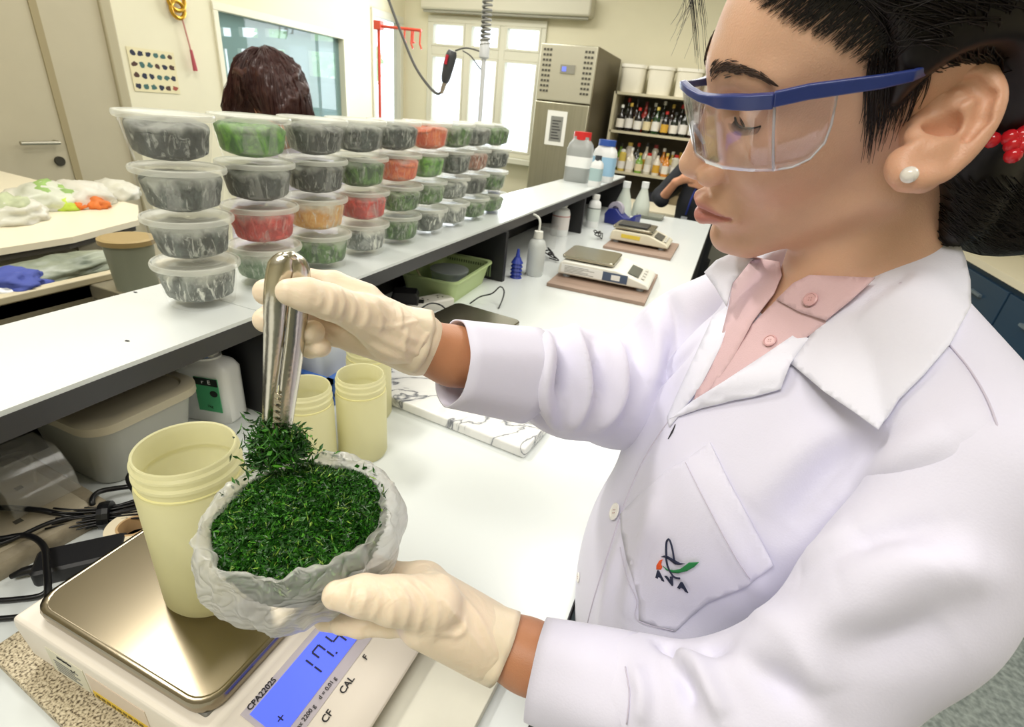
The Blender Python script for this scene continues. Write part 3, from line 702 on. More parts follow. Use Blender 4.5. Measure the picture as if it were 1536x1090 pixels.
# cables and adapter
cabm = mat('cable_black', '111113', .35)
def cable(name, label, pts, r=.0032, z=None, m=None, sub=8, grp='loose cables on the bench'):
    P = [(Wz(p[0], p[1], BZ+(p[2] if len(p) > 2 else r)) if len(p) < 4 else Vector(p[:3])) for p in pts]
    t = G().tube([Vector(q) for q in catmull(P, sub)], r, 8)
    c = P[0]; t.v = [(v[0]-c[0], v[1]-c[1], v[2]-c[2]) for v in t.v]
    o = t.build(name, m or cabm, None, smooth='all'); o.location = c
    return tag(o, label, 'cable', grp)
cable('power_cable', 'thick black cable looping above the cable bundle from the left edge', [(-60, 762, 0.032), (0, 761, 0.032), (60, 765, 0.032), (120, 775, 0.02), (170, 762, 0.012), (215, 748, 0.006), (240, 742, 0.004)], .0034)
cable('power_cable', 'black cable bending in a wide loop behind the jar', [(232, 725, 0.02), (190, 730, 0.02), (150, 737, 0.025), (138, 752, 0.025), (152, 766, 0.012), (200, 772, 0.008), (236, 782, 0.004)], .0034)
cable('power_cable', 'black cable arching down to the scale corner', [(-40, 812, 0.032), (0, 808, 0.032), (40, 803, 0.032), (65, 818, 0.032), (70, 850, 0.032), (72, 885, 0.032), (70, 905, 0.032)], .0034)
cable('power_cable', 'black cable running under the loops toward the scale from the left', [(-40, 828, 0.032), (20, 808, 0.032), (80, 782, 0.032), (140, 772, 0.014), (190, 765, 0.014), (236, 755, 0.012)], .0026)
cable('power_cable', 'small black cable loop touching the near jar', [(236, 710, 0.02), (205, 705, 0.035), (192, 716, 0.035), (200, 735, 0.03), (218, 752, 0.02), (225, 775, 0.01), (222, 790, 0.005)], .003)
cable('power_cable', 'short black cable leaving the adapter to the left edge', [(-30, 902, 0.004), (20, 899, 0.004), (60, 893, 0.005), (75, 880, 0.008)], .003)
cable('power_cable', 'black cable entering behind the scale from the left edge', [(-30, 930, 0.004), (20, 926, 0.004), (70, 920, 0.004), (95, 916, 0.004)], .003)
p = Wz(128, 846, BZ)
t = thing('power_adapter', 'flat black power adapter brick lying beside the scale', 'adapter', (p.x, p.y, BZ), rz=.85)
ring_loft([rr_ring(.042, .019, .005, 0), rr_ring(.043, .020, .006, .003), rr_ring(.043, .020, .006, .018), rr_ring(.040, .017, .005, .021)]).build('brick', mat('adapter_black', '1C1C1F', .5), t, smooth=True)
G().tube([(-.042, 0, .010), (-.054, 0, .010), (-.065, 0, .007)], [.006, .005, .003], 10).build('strain_relief', cabm, t, smooth=True)
t = thing('cable_bundle', 'tied bundle of thin black cable lying behind the adapter', 'cable', Wz(165, 787, BZ))
for k in range(26):
    a = 2*PI*k/26; rr = .007+.007*((k*7) % 5)/5; oy, oz = rr*math.cos(a), .016+rr*math.sin(a)*.8
    pts = []
    for s in range(13):
        u = s/12*2-1; q = 1+.9*u*u
        pts.append((.052*u+.004*math.sin(k), oy*q+u*.0, max(.002, .016+(oz-.016)*q)))
    G().tube(pts, .0013, 5).build('strand', cabm, t, smooth='all')
t.rotation_euler = (0, 0, .75)
G().lathe([(.017, -.006), (.018, 0), (.017, .006)], 16).build('cable_tie', cabm, t).matrix_local = frame((0, 0, .017), (0, 1, 0), (1, 0, 0))
t = thing('tape_roll', 'cream paper tape roll tucked behind the scale by jar', 'tape', Wz(205, 806, BZ))
G().lathe([(.018, 0), (.030, 0), (.030, .02), (.018, .02), (.018, 0)], 36).build('tape', mat('tape_cream', 'EFE2C4', .5), t, smooth=True)
G().lathe([(.0155, .0), (.018, 0), (.018, .0205), (.0155, .0205), (.0155, 0)], 36).build('core', mat('tape_core', 'C9A77A', .6), t, smooth=True)
# ------------------------------------------------------------------ plastic jars
jarm = mat('jar_plastic', 'F1EEC6', .36, alpha=1, spec=.4, sss=0)
nt = jarm.node_tree; b = nt.nodes['Principled BSDF']; tl = nt.nodes.new('ShaderNodeBsdfTranslucent'); tl.inputs[0].default_value = (.93, .91, .70, 1); ms = nt.nodes.new('ShaderNodeMixShader'); ms.inputs[0].default_value = .45
tp = nt.nodes.new('ShaderNodeBsdfTransparent'); ms2 = nt.nodes.new('ShaderNodeMixShader'); ms2.inputs[0].default_value = .80
nt.links.new(b.outputs[0], ms.inputs[1]); nt.links.new(tl.outputs[0], ms.inputs[2]); nt.links.new(tp.outputs[0], ms2.inputs[1]); nt.links.new(ms.outputs[0], ms2.inputs[2]); nt.links.new(ms2.outputs[0], nt.nodes['Material Output'].inputs['Surface'])
def jar(loc, h, r, label, rz=0):
    t = thing('plastic_jar', label, 'jar', loc, rz, 'open pale yellow plastic jars')
    nk = r*.93; z = h
    prof = [(0, .001), (r*.93, 0), (r, .006), (r, z-.034), (r*.99, z-.030), (nk*.99, z-.026), (nk*.985, z-.020), (nk*1.05, z-.019), (nk*1.05, z-.0165), (nk*.985, z-.015), (nk*.985, z-.010), (nk*1.035, z-.009), (nk*1.035, z-.007), (nk*.985, z-.005), (nk*.985, z-.001), (nk*.965, z), (nk*.93, z-.001), (nk*.92, z-.025), (r*.955, z-.036), (r*.955, .008), (r*.9, .004), (0, .004)]
    G().olathe(prof, 56).build('body', jarm, t, smooth=True)
    G().olathe([(nk*1.0, z-.0295), (nk*1.035, z-.029), (nk*1.04, z-.0265), (nk*1.0, z-.026)], 56).build('neck_ring', mat('jar_ring', 'E9E3A6', .35, alpha=.9), t, smooth=True)
    return t
p = Wz(545, 676, BZ); jar((p.x, p.y, BZ), .145, .0385, 'pale yellow open jar standing in front of the marble slab')
p = Wz(468, 700, BZ); jar((p.x, p.y, BZ), .145, .0385, 'pale yellow open jar half hidden behind the steel tongs')
jar((-.505, .665, BZ), .145, .0385, 'pale yellow jar furthest back, mostly hidden under the gloved hand')
# ------------------------------------------------------------------ blue basket, marble, second bay
p = Wz(465, 588, BZ)
bm_ = mat('basket_blue', '4272C8', .4)
t = thing('blue_basket', 'blue slotted plastic basket behind the tongs', 'basket', (-.66, .74, BZ))
G().box(-.085, -.10, 0, .085, .10, .004).build('bottom', bm_, t)
g = G()
for k in range(17):
    x = -.085+.17*k/16
    for s in (-1, 1): g.box(x-.0025, s*.10-.002, .004, x+.0025, s*.10+.002, .05)
for k in range(19):
    y = -.10+.2*k/18
    for s in (-1, 1): g.box(s*.085-.002, y-.0025, .004, s*.085+.002, y+.0025, .05)
g.build('slats', bm_, t)
g = G(); g.box(-.09, -.105, .05, .09, -.093, .060); g.box(-.09, .093, .05, .09, .105, .060); g.box(-.09, -.105, .05, -.078, .105, .060); g.box(.078, -.105, .05, .09, .105, .060); g.box(-.087, -.102, .02, .087, -.098, .026); g.box(.083, -.1, .02, .087, .1, .026)
g.build('rim', bm_, t)
t = thing('white_tray', 'white plastic tray resting inside the blue basket', 'tray', (-.672, .74, BZ+.005))
ring_loft([rr_ring(.06, .075, .012, 0), rr_ring(.068, .085, .015, .095), rr_ring(.064, .081, .015, .095), rr_ring(.056, .072, .012, .004)], True, True).build('shell', mat('tray_white', 'DDE3EA', .4), t, smooth=True)
mm_ = bpy.data.materials.new('marble'); mm_.use_nodes = True; nt = mm_.node_tree; b = nt.nodes['Principled BSDF']; b.inputs['Roughness'].default_value = .25
tc = nt.nodes.new('ShaderNodeTexCoord'); n1 = nt.nodes.new('ShaderNodeTexNoise'); n1.inputs['Scale'].default_value = 7; n1.inputs['Detail'].default_value = 6; n1.inputs['Distortion'].default_value = 1.6
mt = nt.nodes.new('ShaderNodeMath'); mt.operation = 'SUBTRACT'; mt.inputs[1].default_value = .5; ab = nt.nodes.new('ShaderNodeMath'); ab.operation = 'ABSOLUTE'
rp = nt.nodes.new('ShaderNodeValToRGB'); rp.color_ramp.elements[0].position = 0; rp.color_ramp.elements[0].color = (.13, .14, .17, 1); rp.color_ramp.elements[1].position = .022; rp.color_ramp.elements[1].color = (.78, .78, .77, 1)
e = rp.color_ramp.elements.new(.10); e.color = (.86, .86, .84, 1)
nt.links.new(tc.outputs['Object'], n1.inputs['Vector']); nt.links.new(n1.outputs['Fac'], mt.inputs[0]); nt.links.new(mt.outputs[0], ab.inputs[0]); nt.links.new(ab.outputs[0], rp.inputs['Fac']); nt.links.new(rp.outputs['Color'], b.inputs['Base Color'])
A, B_, C_ = Wz(790, 690, BZ), Wz(808, 655, BZ), Wz(585, 608, BZ)
u = (C_-A).normalized(); ang = math.atan2(u.y, u.x)
t = thing('marble_slab', 'grey veined white marble slab lying under the raised right sleeve', 'slab', (A.x, A.y, BZ))
v = Vector((-u.y, u.x, 0)); v = v if v.y > 0 else -v
q = [A-A, u*.42, u*.42+v*.24, v*.24]
g = G(); g.poly([(a.x, a.y) for a in q][::-1], 0, .020); g.build('marble', mm_, t, bevel=.004)
t.location = (A.x-.005, A.y, BZ)
# steel pan behind wrist: a second balance half hidden
def balance(name, label, loc, rz, w=.20, l=.30, lcd='5A5F58', panc=None, body='E8E6DC', yl=False):
    t = thing(name, label, 'balance', loc, rz, 'electronic balances')
    bm__ = mat('bal_'+body, body, .4)
    # local: x = toward display, y = width
    prof = [(-l/2, .012), (-l/2+.006, .05), (-l/2+.02, .058), (l*.14, .058), (l*.5-.012, .030), (l/2, .022), (l/2, .012)]
    g = G(); n = len(prof)
    for s in (-1, 1): pass
    vs = [(x, -w/2, z) for x, z in prof]+[(x, w/2, z) for x, z in prof]
    fs = [tuple(range(n)), tuple(range(2*n-1, n-1, -1))]+[(k, n+k, n+(k+1) % n, (k+1) % n) for k in range(n)]
    g.add(vs, fs); g.build('body', bm__, t, bevel=.006)
    pan = panc or mat('pan_steel', 'A8A290', .25, metal=.95, bump=.02, bscale=400)
    ring_loft([rr_ring(.090, .088, .015, .064), rr_ring(.092, .090, .017, .067), rr_ring(.092, .090, .017, .073), rr_ring(.090, .088, .016, .075)]).build('pan', pan, t, smooth=True).location = (-l/2+.098, 0, 0)
    for sx in (-1, 1):
        for sy in (-1, 1): G().lathe([(0, 0), (.013, 0), (.013, .012), (0, .012)], 16, c=(sx*(l/2-.03), sy*(w/2-.025), 0)).build('foot', mat('foot_grey', '9AA0A8', .4), t, smooth=True)
    sl = math.atan2(.028, l*.36-.012)
    M = Matrix.Translation((l*.26, .012, .0555))@Matrix.Rotation(sl, 4, 'Y')
    M = Matrix.Translation((l*.30, .0, .0476))@Matrix.Rotation(sl, 4, 'Y')
    o = G().box(-.018, -.075, -.001, .022, .045, .0012).build('display', mat('lcd_'+lcd, lcd, .25), t); o.matrix_local = M
    for k in range(4):
        o = G().box(.030, -.07+k*.036, 0, .042, -.045+k*.036, .002).build('button', mat('button_grey', 'C9C7BE', .5), t, bevel=.002); o.matrix_local = M
    if yl:
        G().box(-l*.30, -w/2-.0012, .028, l*.02, -w/2-.0002, .045).build('side_label', mat('label_yellow', 'E2C94A', .5), t)
    return t
wood = mat('board_brown', 'A08878', .6, var=.15, vscale=8, stretch=(1, 8, 1))
def board(label, loc, rz, a, b):
    t = thing('wooden_board', label, 'board', loc, rz, 'brown boards under balances')
    G().box(-a, -b, 0, a, b, .012).build('board', wood, t, bevel=.001)
board('brown board under the balance beside the wash bottle', (-.325, 1.80, BZ), .03, .165, .19)
b2 = balance('electronic_balance', 'white electronic balance with steel pan on brown board beyond the raised sleeve', (-.325, 1.81, BZ+.0122), .03, .205, .32)
G().box(-.147, -.1036, .018, .0, -.1026, .048).build('rating_label', mat('label_white', 'F4F5F3'), b2)
G().box(.0, -.1036, .018, .085, -.1026, .048).build('blue_panel', mat('panel_blue', '4C5C78', .5), b2)
G().box(.03, -.1042, .024, .06, -.1037, .042).build('small_label', mat('label_white', 'F4F5F3'), b2)
g = G()
for k in range(5): g.box(-.135, -.1042, .022+k*.005, -.03-(k % 3)*.02, -.1037, .0235+k*.005)
g.build('printed_lines', mat('print_grey', '8A8A84'), b2)
board('brown board under the furthest balance near the tape dispenser', (-.305, 2.47, BZ), .0, .15, .17)
b3 = balance('electronic_balance', 'cream electronic balance with black topped pan, furthest on bench', (-.32, 2.50, BZ+.0122), .0, .19, .27, body='DDD6C0', yl=True)
G().box(-.06, -.06, .0752, .075, .06, .082).build('black_pan_cover', mat('cover_black', '2E3034', .3), b3, bevel=.002).location = (-.05, 0, 0)
b4 = balance('electronic_balance', 'balance behind the gloved wrist showing only its large steel pan', (-.435, 1.00, BZ), -.10, .20, .28, panc=mat('pan_dark_steel', '8C8672', .22, metal=.95))
# green basket with blue based tub in it
bg_ = mat('basket_green', 'B9CC92', .5)
t = thing('green_basket', 'pale green plastic basket under the shelf with a round tub inside', 'basket', (-.738, 1.375, BZ), rz=.06)
ring_loft([rr_ring(.075, .125, .02, 0), rr_ring(.090, .140, .025, .065), rr_ring(.098, .148, .028, .066), rr_ring(.098, .148, .028, .072), rr_ring(.087, .137, .024, .070), rr_ring(.073, .123, .02, .004)], True, True).build('tray', bg_, t, smooth=True)
g = G()
for k in range(22): g.box(-.09+k*.0085, .133, .02, -.0865+k*.0085, .136, .06)
g.build('slots', mat('slot_green', '5E6E4A', .6), t)
G().tube([(-.085, -.10, .07), (-.06, -.10, .085), (-.045, -.09, .05), (-.04, -.08, .012)], .003, 6).build('string', mat('string_cream', 'D8CDA8', .7), t, smooth='all')
t = thing('round_tub', 'round clear tub with a blue base sitting in the green basket', 'tub', (-.735, 1.38, BZ+.012))
G().lathe([(0, 0), (.05, 0), (.053, .022), (0, .022)], 40).build('blue_base', mat('tub_blue', '3E8AD0', .4), t, smooth=True)
G().lathe([(0, .022), (.053, .022), (.058, .042), (.060, .045), (.060, .050), (0, .050)], 40).build('clear_top', mat('tub_grey_clear', 'C6CECE', .3, alpha=.72), t, smooth=True)
# adapters and power strip
t = thing('plug_adapter', 'black plug-in power adapter on the bench behind the glove', 'adapter', (-.735, 1.135, BZ), rz=.5)
ring_loft([rr_ring(.035, .028, .006, 0), rr_ring(.036, .029, .006, .045), rr_ring(.030, .024, .005, .058)]).build('block', mat('adapter_black', '1C1C1F'), t, smooth=True)
G().box(.036, -.012, .01, .05, .012, .03).build('plug_face', mat('adapter_black', '1C1C1F'), t)
t = thing('power_strip', 'white power strip lying beside the green basket', 'socket', (-.70, 1.175, BZ), rz=1.15)
ring_loft([rr_ring(.085, .027, .008, 0), rr_ring(.087, .029, .01, .004), rr_ring(.087, .029, .01, .024), rr_ring(.082, .024, .008, .028)]).build('strip', mat('strip_white', 'D8D5CC', .45), t, smooth=True)
for k in range(3):
    for dx, dy in ((0, .008), (-.008, -.006), (.008, -.006)): G().box(-.05+k*.05+dx-.002, dy-.003, .0281, -.05+k*.05+dx+.002, dy+.003, .0285).build('socket_hole', mat('slot_dark', '4A473D'), t)
t = thing('coiled_lead', 'black lead coiled in a ring behind the gloved knuckles', 'cable', (-.765, 1.055, BZ))
for k in range(4): G().tube([((.034+.003*k)*math.cos(a), (.034+.003*k)*math.sin(a), .006+.006*k) for a in np.linspace(0, 2*PI, 33)], .003, 6).build('loop', mat('lead_grey', '2A2C30', .4), t, smooth='all')
cable('thin_cable', 'thin black cable standing in a loop between basket and steel pan', [(705, 455, .01), (720, 445, .02), (738, 440, .035), (750, 430, .05), (756, 436, .04), (754, 448, .02), (748, 462, .003)], .0022)
cable('thin_cable', 'thin black cable curling over the power strip', [(615, 480, .02), (628, 466, .04), (645, 455, .045), (662, 458, .04), (672, 470, .02), (668, 480, .005)], .0022)
# wash bottle, blue stack, white bottles
t = thing('wash_bottle', 'translucent wash bottle with bent spout standing by the divider', 'bottle', (-.565, 1.70, BZ))
G().lathe([(0, 0), (.029, 0), (.031, .004), (.031, .105), (.026, .122), (.015, .130), (.015, .135), (0, .135)], 36).build('body', mat('wash_plastic', 'E2E6E4', .3, alpha=.72), t, smooth=True)
G().lathe([(0, .003), (.029, .003), (.029, .085), (0, .085)], 32).build('liquid', mat('liquid_clear', 'C9D2D2', .1, alpha=.7), t, smooth=True)
G().lathe([(0, .132), (.017, .132), (.015, .155), (0, .158)], 24).build('cap', mat('cap_natural', 'E4E4DC', .4), t, smooth=True)
G().tube(catmull([(0, 0, .15), (0, 0, .185), (-.01, .004, .20), (-.03, .012, .205)], 5), .004, 8).build('spout', mat('cap_natural', 'E4E4DC'), t, smooth='all')
t = thing('blue_funnel_stack', 'stack of dark blue plastic cups between divider and wash bottle', 'cups', (-.605, 1.625, BZ))
g = G()
for k in range(5): G().lathe([(.008, .012+k*.013), (.019, k*.013), (.021, k*.013), (.010, .02+k*.013)], 24).build('cup', mat('cup_blue', '2C3F9E', .4), t, smooth=True)
G().lathe([(0, .06), (.009, .065), (.004, .10), (0, .10)], 20).build('funnel_tip', mat('cup_blue', '2C3F9E'), t, smooth=True)
def whitebottle(px, py, h, r, label, labc, capc_='E9E9E4', red_=False):
    p = Wz(px, py, BZ)
    t = thing('white_bottle', label, 'bottle', (p.x, p.y, BZ))
    G().lathe([(0, 0), (r*.95, 0), (r, .006), (r, h*.66), (r*.85, h*.78), (r*.5, h*.84), (r*.5, h*.9), (0, h*.9)], 32).build('body', wp, t, smooth=True)
    G().lathe([(0, h*.87), (r*.58, h*.87), (r*.58, h), (0, h)], 24).build('cap', mat('cap_'+capc_, capc_, .4), t, smooth=True)
    G().olathe([(r*1.01, h*.2), (r*1.01, h*.6)], 32).build('label', mat('lb_'+labc, labc, .6), t, smooth=True)
    G().olathe([(r*1.015, h*.585), (r*1.015, h*.61)], 32).build('label_band', mat('band_red' if red_ else 'band_dark', 'B55A50' if red_ else '3C4A48', .6), t, smooth=True)
whitebottle(838, 352, .155, .042, 'large white bottle with pale label under shelf before third divider', 'E4DEDC', red_=True)
whitebottle(887, 340, .165, .034, 'white bottle with banded label just beyond the third divider', 'D6DEDA')
whitebottle(808, 335, .15, .03, 'white bottle behind the wash bottle in the shadow under shelf', 'D0D4CE')
t = thing('glass_beaker', 'clear glass beaker in the shadow beside large white bottle', 'beaker', (-.66, 2.12, BZ))
G().olathe([(0, .002), (.035, 0), (.036, .09), (.039, .095)], 32).build('glass', clr, t, smooth=True)
t = thing('dark_bottle', 'dark reagent bottle under the shelf between the white bottles', 'bottle', (-.70, 2.42, BZ))
G().lathe([(0, 0), (.03, 0), (.03, .09), (.012, .11), (.012, .125), (0, .125)], 24).build('glass', mat('bottle_dark', '2C2A30', .2), t, smooth=True)
G().lathe([(0, .12), (.015, .12), (.015, .14), (0, .14)], 20).build('cap', mat('cap_dark', '3A3E44'), t, smooth=True)
# tape dispenser
p = Wz(925, 330, BZ)
t = thing('tape_dispenser', 'dark blue desk tape dispenser near the far end of bench', 'dispenser', (-.50, 2.92, BZ), rz=-.3)
pr = [(-.09, 0), (-.095, .05), (-.075, .08), (-.03, .085), (.0, .06), (.03, .045), (.06, .05), (.085, .075), (.095, .07), (.09, 0)]
n = len(pr); g = G(); g.add([(x, -.035, z) for x, z in pr]+[(x, .035, z) for x, z in pr], [tuple(range(n-1, -1, -1)), tuple(range(n, 2*n))]+[(k, (k+1) % n, n+(k+1) % n, n+k) for k in range(n)])
g.build('body', mat('dispenser_blue', '26307C', .35), t, bevel=.004)
g = G().lathe([(.022, -.012), (.045, -.012), (.045, .012), (.022, .012), (.022, -.012)], 32); o = g.build('tape', mat('tape_clear', 'B9B4C4', .3), t, smooth=True); o.matrix_local = frame((-.045, 0, .075), (1, 0, 0), (0, -1, 0))
# jugs at far end
def jug(x, y, s, label, liq):
    t = thing('spray_jug', label, 'bottle', (x, y, BZ), group='white jugs at the end of bench')
    G().lathe([(0, 0), (.05*s, 0), (.054*s, .01), (.05*s, .07*s), (.022*s, .15*s), (.018*s, .17*s), (0, .17*s)], 32).build('body', mat('jug_plastic', 'E4EAE0', .35, alpha=.8), t, smooth=True)
    G().lathe([(0, .006), (.046*s, .006), (.044*s, .07*s), (.03*s, .11*s), (0, .11*s)], 28).build('liquid', mat('liq_'+liq, liq, .3), t, smooth=True)
    G().lathe([(0, .165*s), (.022*s, .165*s), (.022*s, .2*s), (0, .2*s)], 20).build('cap', wp, t, smooth=True)
jug(-.56, 3.22, 1.0, 'cone shaped white jug with green liquid at the bench end', '9CC9B0')
jug(-.47, 3.34, 1.0, 'cone shaped white jug with clear liquid, nearer the aisle', 'DCE4DC')
t = thing('steel_tray', 'shallow steel tray lying at the far end of the bench', 'tray', (-.40, 3.32, BZ))
# far paper tray on a small table beyond the bench end
ring_loft([rr_ring(.0+.07, .06, .01, 0), rr_ring(.08, .07, .012, .02), rr_ring(.075, .065, .012, .02), rr_ring(.066, .056, .01, .003)]).build('pan', mat('tray_grey', '8C8E82', .4, metal=.5), t, smooth=True)
t = thing('side_counter', 'low white counter under the bottle shelves', 'counter', (-.55, 4.35, 0))
G().box(-.5, -.22, .78, .75, .3, .82).build('top', mat('table_cream', 'EFE6CC'), t)
G().box(-.48, -.20, 0, .73, .28, .78).build('cabinet', mat('counter_grey', '8E8C80', .6), t)
for px, py, nm in ((862, 388, 'beside the wash bottle'), (915, 358, 'next to the tape dispenser')):
    p = Wz(px-36 if px < 900 else px-20, py, BZ)
    t = thing('cable_knot', 'small tangled black cable knot on the bench '+nm, 'cable', p)
    pts = [(random.gauss(0, .022), random.gauss(0, .028), .004+random.random()*.035) for _ in range(12)]
    G().tube(catmull(pts, 6), .0025, 6).build('lead', cabm, t, smooth='all')
# right-hand side: navy cupboards with a cream worktop
t = thing('navy_cupboard_run', 'navy blue cupboards with cream worktop behind the woman', 'cupboard', (1.7, 2.2, 0))
G().box(1.54, -.6, .1, 1.86, 4.9, .84).build('carcass', mat('cup_navy', '22405A', .45), t, world=True)
G().box(1.50, -.6, .84, 1.86, 4.9, .88).build('worktop', mat('table_cream', 'EFE6CC'), t, world=True)
for k in range(8):
    y = -.55+k*.67
    d = G().box(1.516, y, .14, 1.54, y+.65, .80).build('door', mat('cup_navy', '22405A'), t, world=True, bevel=.003)
    h = G().box(1.50, y+.25, .70, 1.516, y+.40, .715).build('handle', mat('cup_handle', '6E7C86', .4), d); h.location = (0, 0, 0)
    L_ = t.location; h.data.transform(Matrix.Translation(-L_))
# ------------------------------------------------------------------ signed distance modelling
class SDF:
    def __init__(s, lo, hi, h):
        s.lo = np.array(lo, float); s.h = h; s.n = np.maximum(2, np.ceil((np.array(hi)-s.lo)/h).astype(int)+1)
        s.F = np.full(s.n, .05, np.float32); s.ax = [(s.lo[i]+h*np.arange(s.n[i])).astype(np.float32) for i in range(3)]
    def sub(s, lo, hi):
        a = np.clip(np.floor((np.array(lo)-s.lo)/s.h).astype(int), 0, s.n-1); b = np.clip(np.ceil((np.array(hi)-s.lo)/s.h).astype(int)+1, 1, s.n)
        sl = tuple(slice(a[i], b[i]) for i in range(3))
        X, Y, Z = np.meshgrid(s.ax[0][sl[0]], s.ax[1][sl[1]], s.ax[2][sl[2]], indexing='ij')
        return sl, X, Y, Z
    def comb(s, sl, d, k, op):
        F = s.F[sl]
        if op == 'u':
            if k > 0: h = np.clip(.5+.5*(F-d)/k, 0, 1); s.F[sl] = F*(1-h)+d*h-k*h*(1-h)
            else: s.F[sl] = np.minimum(F, d)
        else:                                   # subtract
            if k > 0: h = np.clip(.5-.5*(F+d)/k, 0, 1); s.F[sl] = F*(1-h)-d*h+k*h*(1-h)
            else: s.F[sl] = np.maximum(F, -d)
    def cone(s, a, b, ra, rb, k=.01, op='u'):   # capsule with changing radius
        a = np.array(a, float); b = np.array(b, float); m = max(ra, rb)+k+.006+s.h*2
        sl, X, Y, Z = s.sub(np.minimum(a, b)-m, np.maximum(a, b)+m)
        ba = b-a; L2 = max(ba.dot(ba), 1e-12)
        t = np.clip(((X-a[0])*ba[0]+(Y-a[1])*ba[1]+(Z-a[2])*ba[2])/L2, 0, 1)
        d = np.sqrt((X-a[0]-t*ba[0])**2+(Y-a[1]-t*ba[1])**2+(Z-a[2]-t*ba[2])**2)-(ra+(rb-ra)*t)
        s.comb(sl, d, k, op); return s
    def chain(s, P, R_, k=.006, op='u'):
        for i in range(len(P)-1): s.cone(P[i], P[i+1], R_[i], R_[i+1], k, op)
        return s
    def ell(s, c, r, M=None, k=.01, op='u'):
        c = np.array(c, float); r = np.array(r, float); m = max(r)+k+.006+s.h*2
        sl, X, Y, Z = s.sub(c-m, c+m)
        M = np.eye(3) if M is None else np.asarray(M)     # columns are the axes
        dx, dy, dz = X-c[0], Y-c[1], Z-c[2]
        q = [dx*M[0, i]+dy*M[1, i]+dz*M[2, i] for i in range(3)]
        k0 = np.sqrt(sum((q[i]/r[i])**2 for i in range(3))); k1 = np.sqrt(sum((q[i]/r[i]**2)**2 for i in range(3)))+1e-6
        s.comb(sl, k0*(k0-1)/k1, k, op); return s
    def mesh(s):
        F = s.F; n = F.shape; ins = F < 0
        c = [ins[i:n[0]-1+i, j:n[1]-1+j, k:n[2]-1+k] for i in (0, 1) for j in (0, 1) for k in (0, 1)]
        cnt = sum(x.astype(np.int8) for x in c); act = (cnt > 0) & (cnt < 8)
        I = np.argwhere(act); idx = np.full(act.shape, -1, np.int64); idx[act] = np.arange(len(I))
        acc = np.zeros((len(I), 3)); w = np.zeros(len(I))
        off = [(i, j, k) for i in (0, 1) for j in (0, 1) for k in (0, 1)]
        vals = {o: F[I[:, 0]+o[0], I[:, 1]+o[1], I[:, 2]+o[2]].astype(float) for o in off}
        for o in off:
            for ax in range(3):
                if o[ax] == 0:
                    p = list(o); p[ax] = 1; p = tuple(p); a, b = vals[o], vals[p]; m = (a < 0) != (b < 0)
                    t = a[m]/(a[m]-b[m]); q = np.tile(np.array(o, float), (m.sum(), 1)); q[:, ax] += t
                    acc[m] += q; w[m] += 1
        V = s.lo+s.h*(I+acc/w[:, None])
        fs = []
        for ax in range(3):
            sa = [slice(None)]*3; sb = [slice(None)]*3; sa[ax] = slice(0, -1); sb[ax] = slice(1, None)
            A = ins[tuple(sa)]; B = ins[tuple(sb)]; E = np.argwhere(A != B)
            o1, o2 = [(1, 2), (2, 0), (0, 1)][ax]
            ok = (E[:, o1] > 0) & (E[:, o2] > 0) & (E[:, o1] < n[o1]-1) & (E[:, o2] < n[o2]-1); E = E[ok]
            flip = B[E[:, 0], E[:, 1], E[:, 2]]
            def g(d1, d2):
                q = E.copy(); q[:, o1] += d1; q[:, o2] += d2; return idx[q[:, 0], q[:, 1], q[:, 2]]
            Q = np.stack([g(-1, -1), g(0, -1), g(0, 0), g(-1, 0)], 1); Q[flip] = Q[flip][:, ::-1]; fs.append(Q)
        Fc = np.concatenate(fs); Fc = Fc[(Fc >= 0).all(1)]
        return V, Fc
def vnormals(V, Fq):
    n = np.cross(V[Fq[:, 2]]-V[Fq[:, 0]], V[Fq[:, 3]]-V[Fq[:, 1]]) if Fq.shape[1] == 4 else np.cross(V[Fq[:, 1]]-V[Fq[:, 0]], V[Fq[:, 2]]-V[Fq[:, 0]])
    N = np.zeros_like(V)
    for i in range(Fq.shape[1]): np.add.at(N, Fq[:, i], n)
    return N/(np.linalg.norm(N, axis=1, keepdims=True)+1e-12)
def smooth(V, Fq, it=2, lam=.5):
    E = np.concatenate([Fq[:, [i, (i+1) % 4]] for i in range(4)])
    for _ in range(it):
        A = np.zeros_like(V); c = np.zeros(len(V)); np.add.at(A, E[:, 0], V[E[:, 1]]); np.add.at(A, E[:, 1], V[E[:, 0]]); np.add.at(c, E[:, 0], 1); np.add.at(c, E[:, 1], 1)
        V = V*(1-lam)+lam*A/np.maximum(c, 1)[:, None]
    return V
def mesh_obj(name, V, Fq, m, parent, vc=None):
    L = np.array(rootloc(parent)) if parent is not None else np.zeros(3)
    me = bpy.data.meshes.new(name); me.from_pydata((V-L).tolist(), [], [list(map(int, f)) for f in Fq]); me.update()
    me.polygons.foreach_set('use_smooth', [True]*len(me.polygons))
    o = bpy.data.objects.new(name, me); COL.objects.link(o); o.parent = parent
    if m: me.materials.append(m)
    if vc is not None:
        at = me.color_attributes.new('tone', 'FLOAT_COLOR', 'POINT'); at.data.foreach_set('color', np.concatenate([vc, np.ones((len(V), 1))], 1).astype(np.float32).ravel())
    return o
def bvh(V, Fq): return BVHTree.FromPolygons([Vector(v) for v in V], [list(map(int, f)) for f in Fq])
CAM0 = Vector((0, 0, CZ))
def hit(bv, px, py):
    r = ray(px, py); r = Vector(r); L = r.length
    loc, nor, i, d = bv.ray_cast(CAM0, r/L)
    return None if loc is None else d/L*FPX
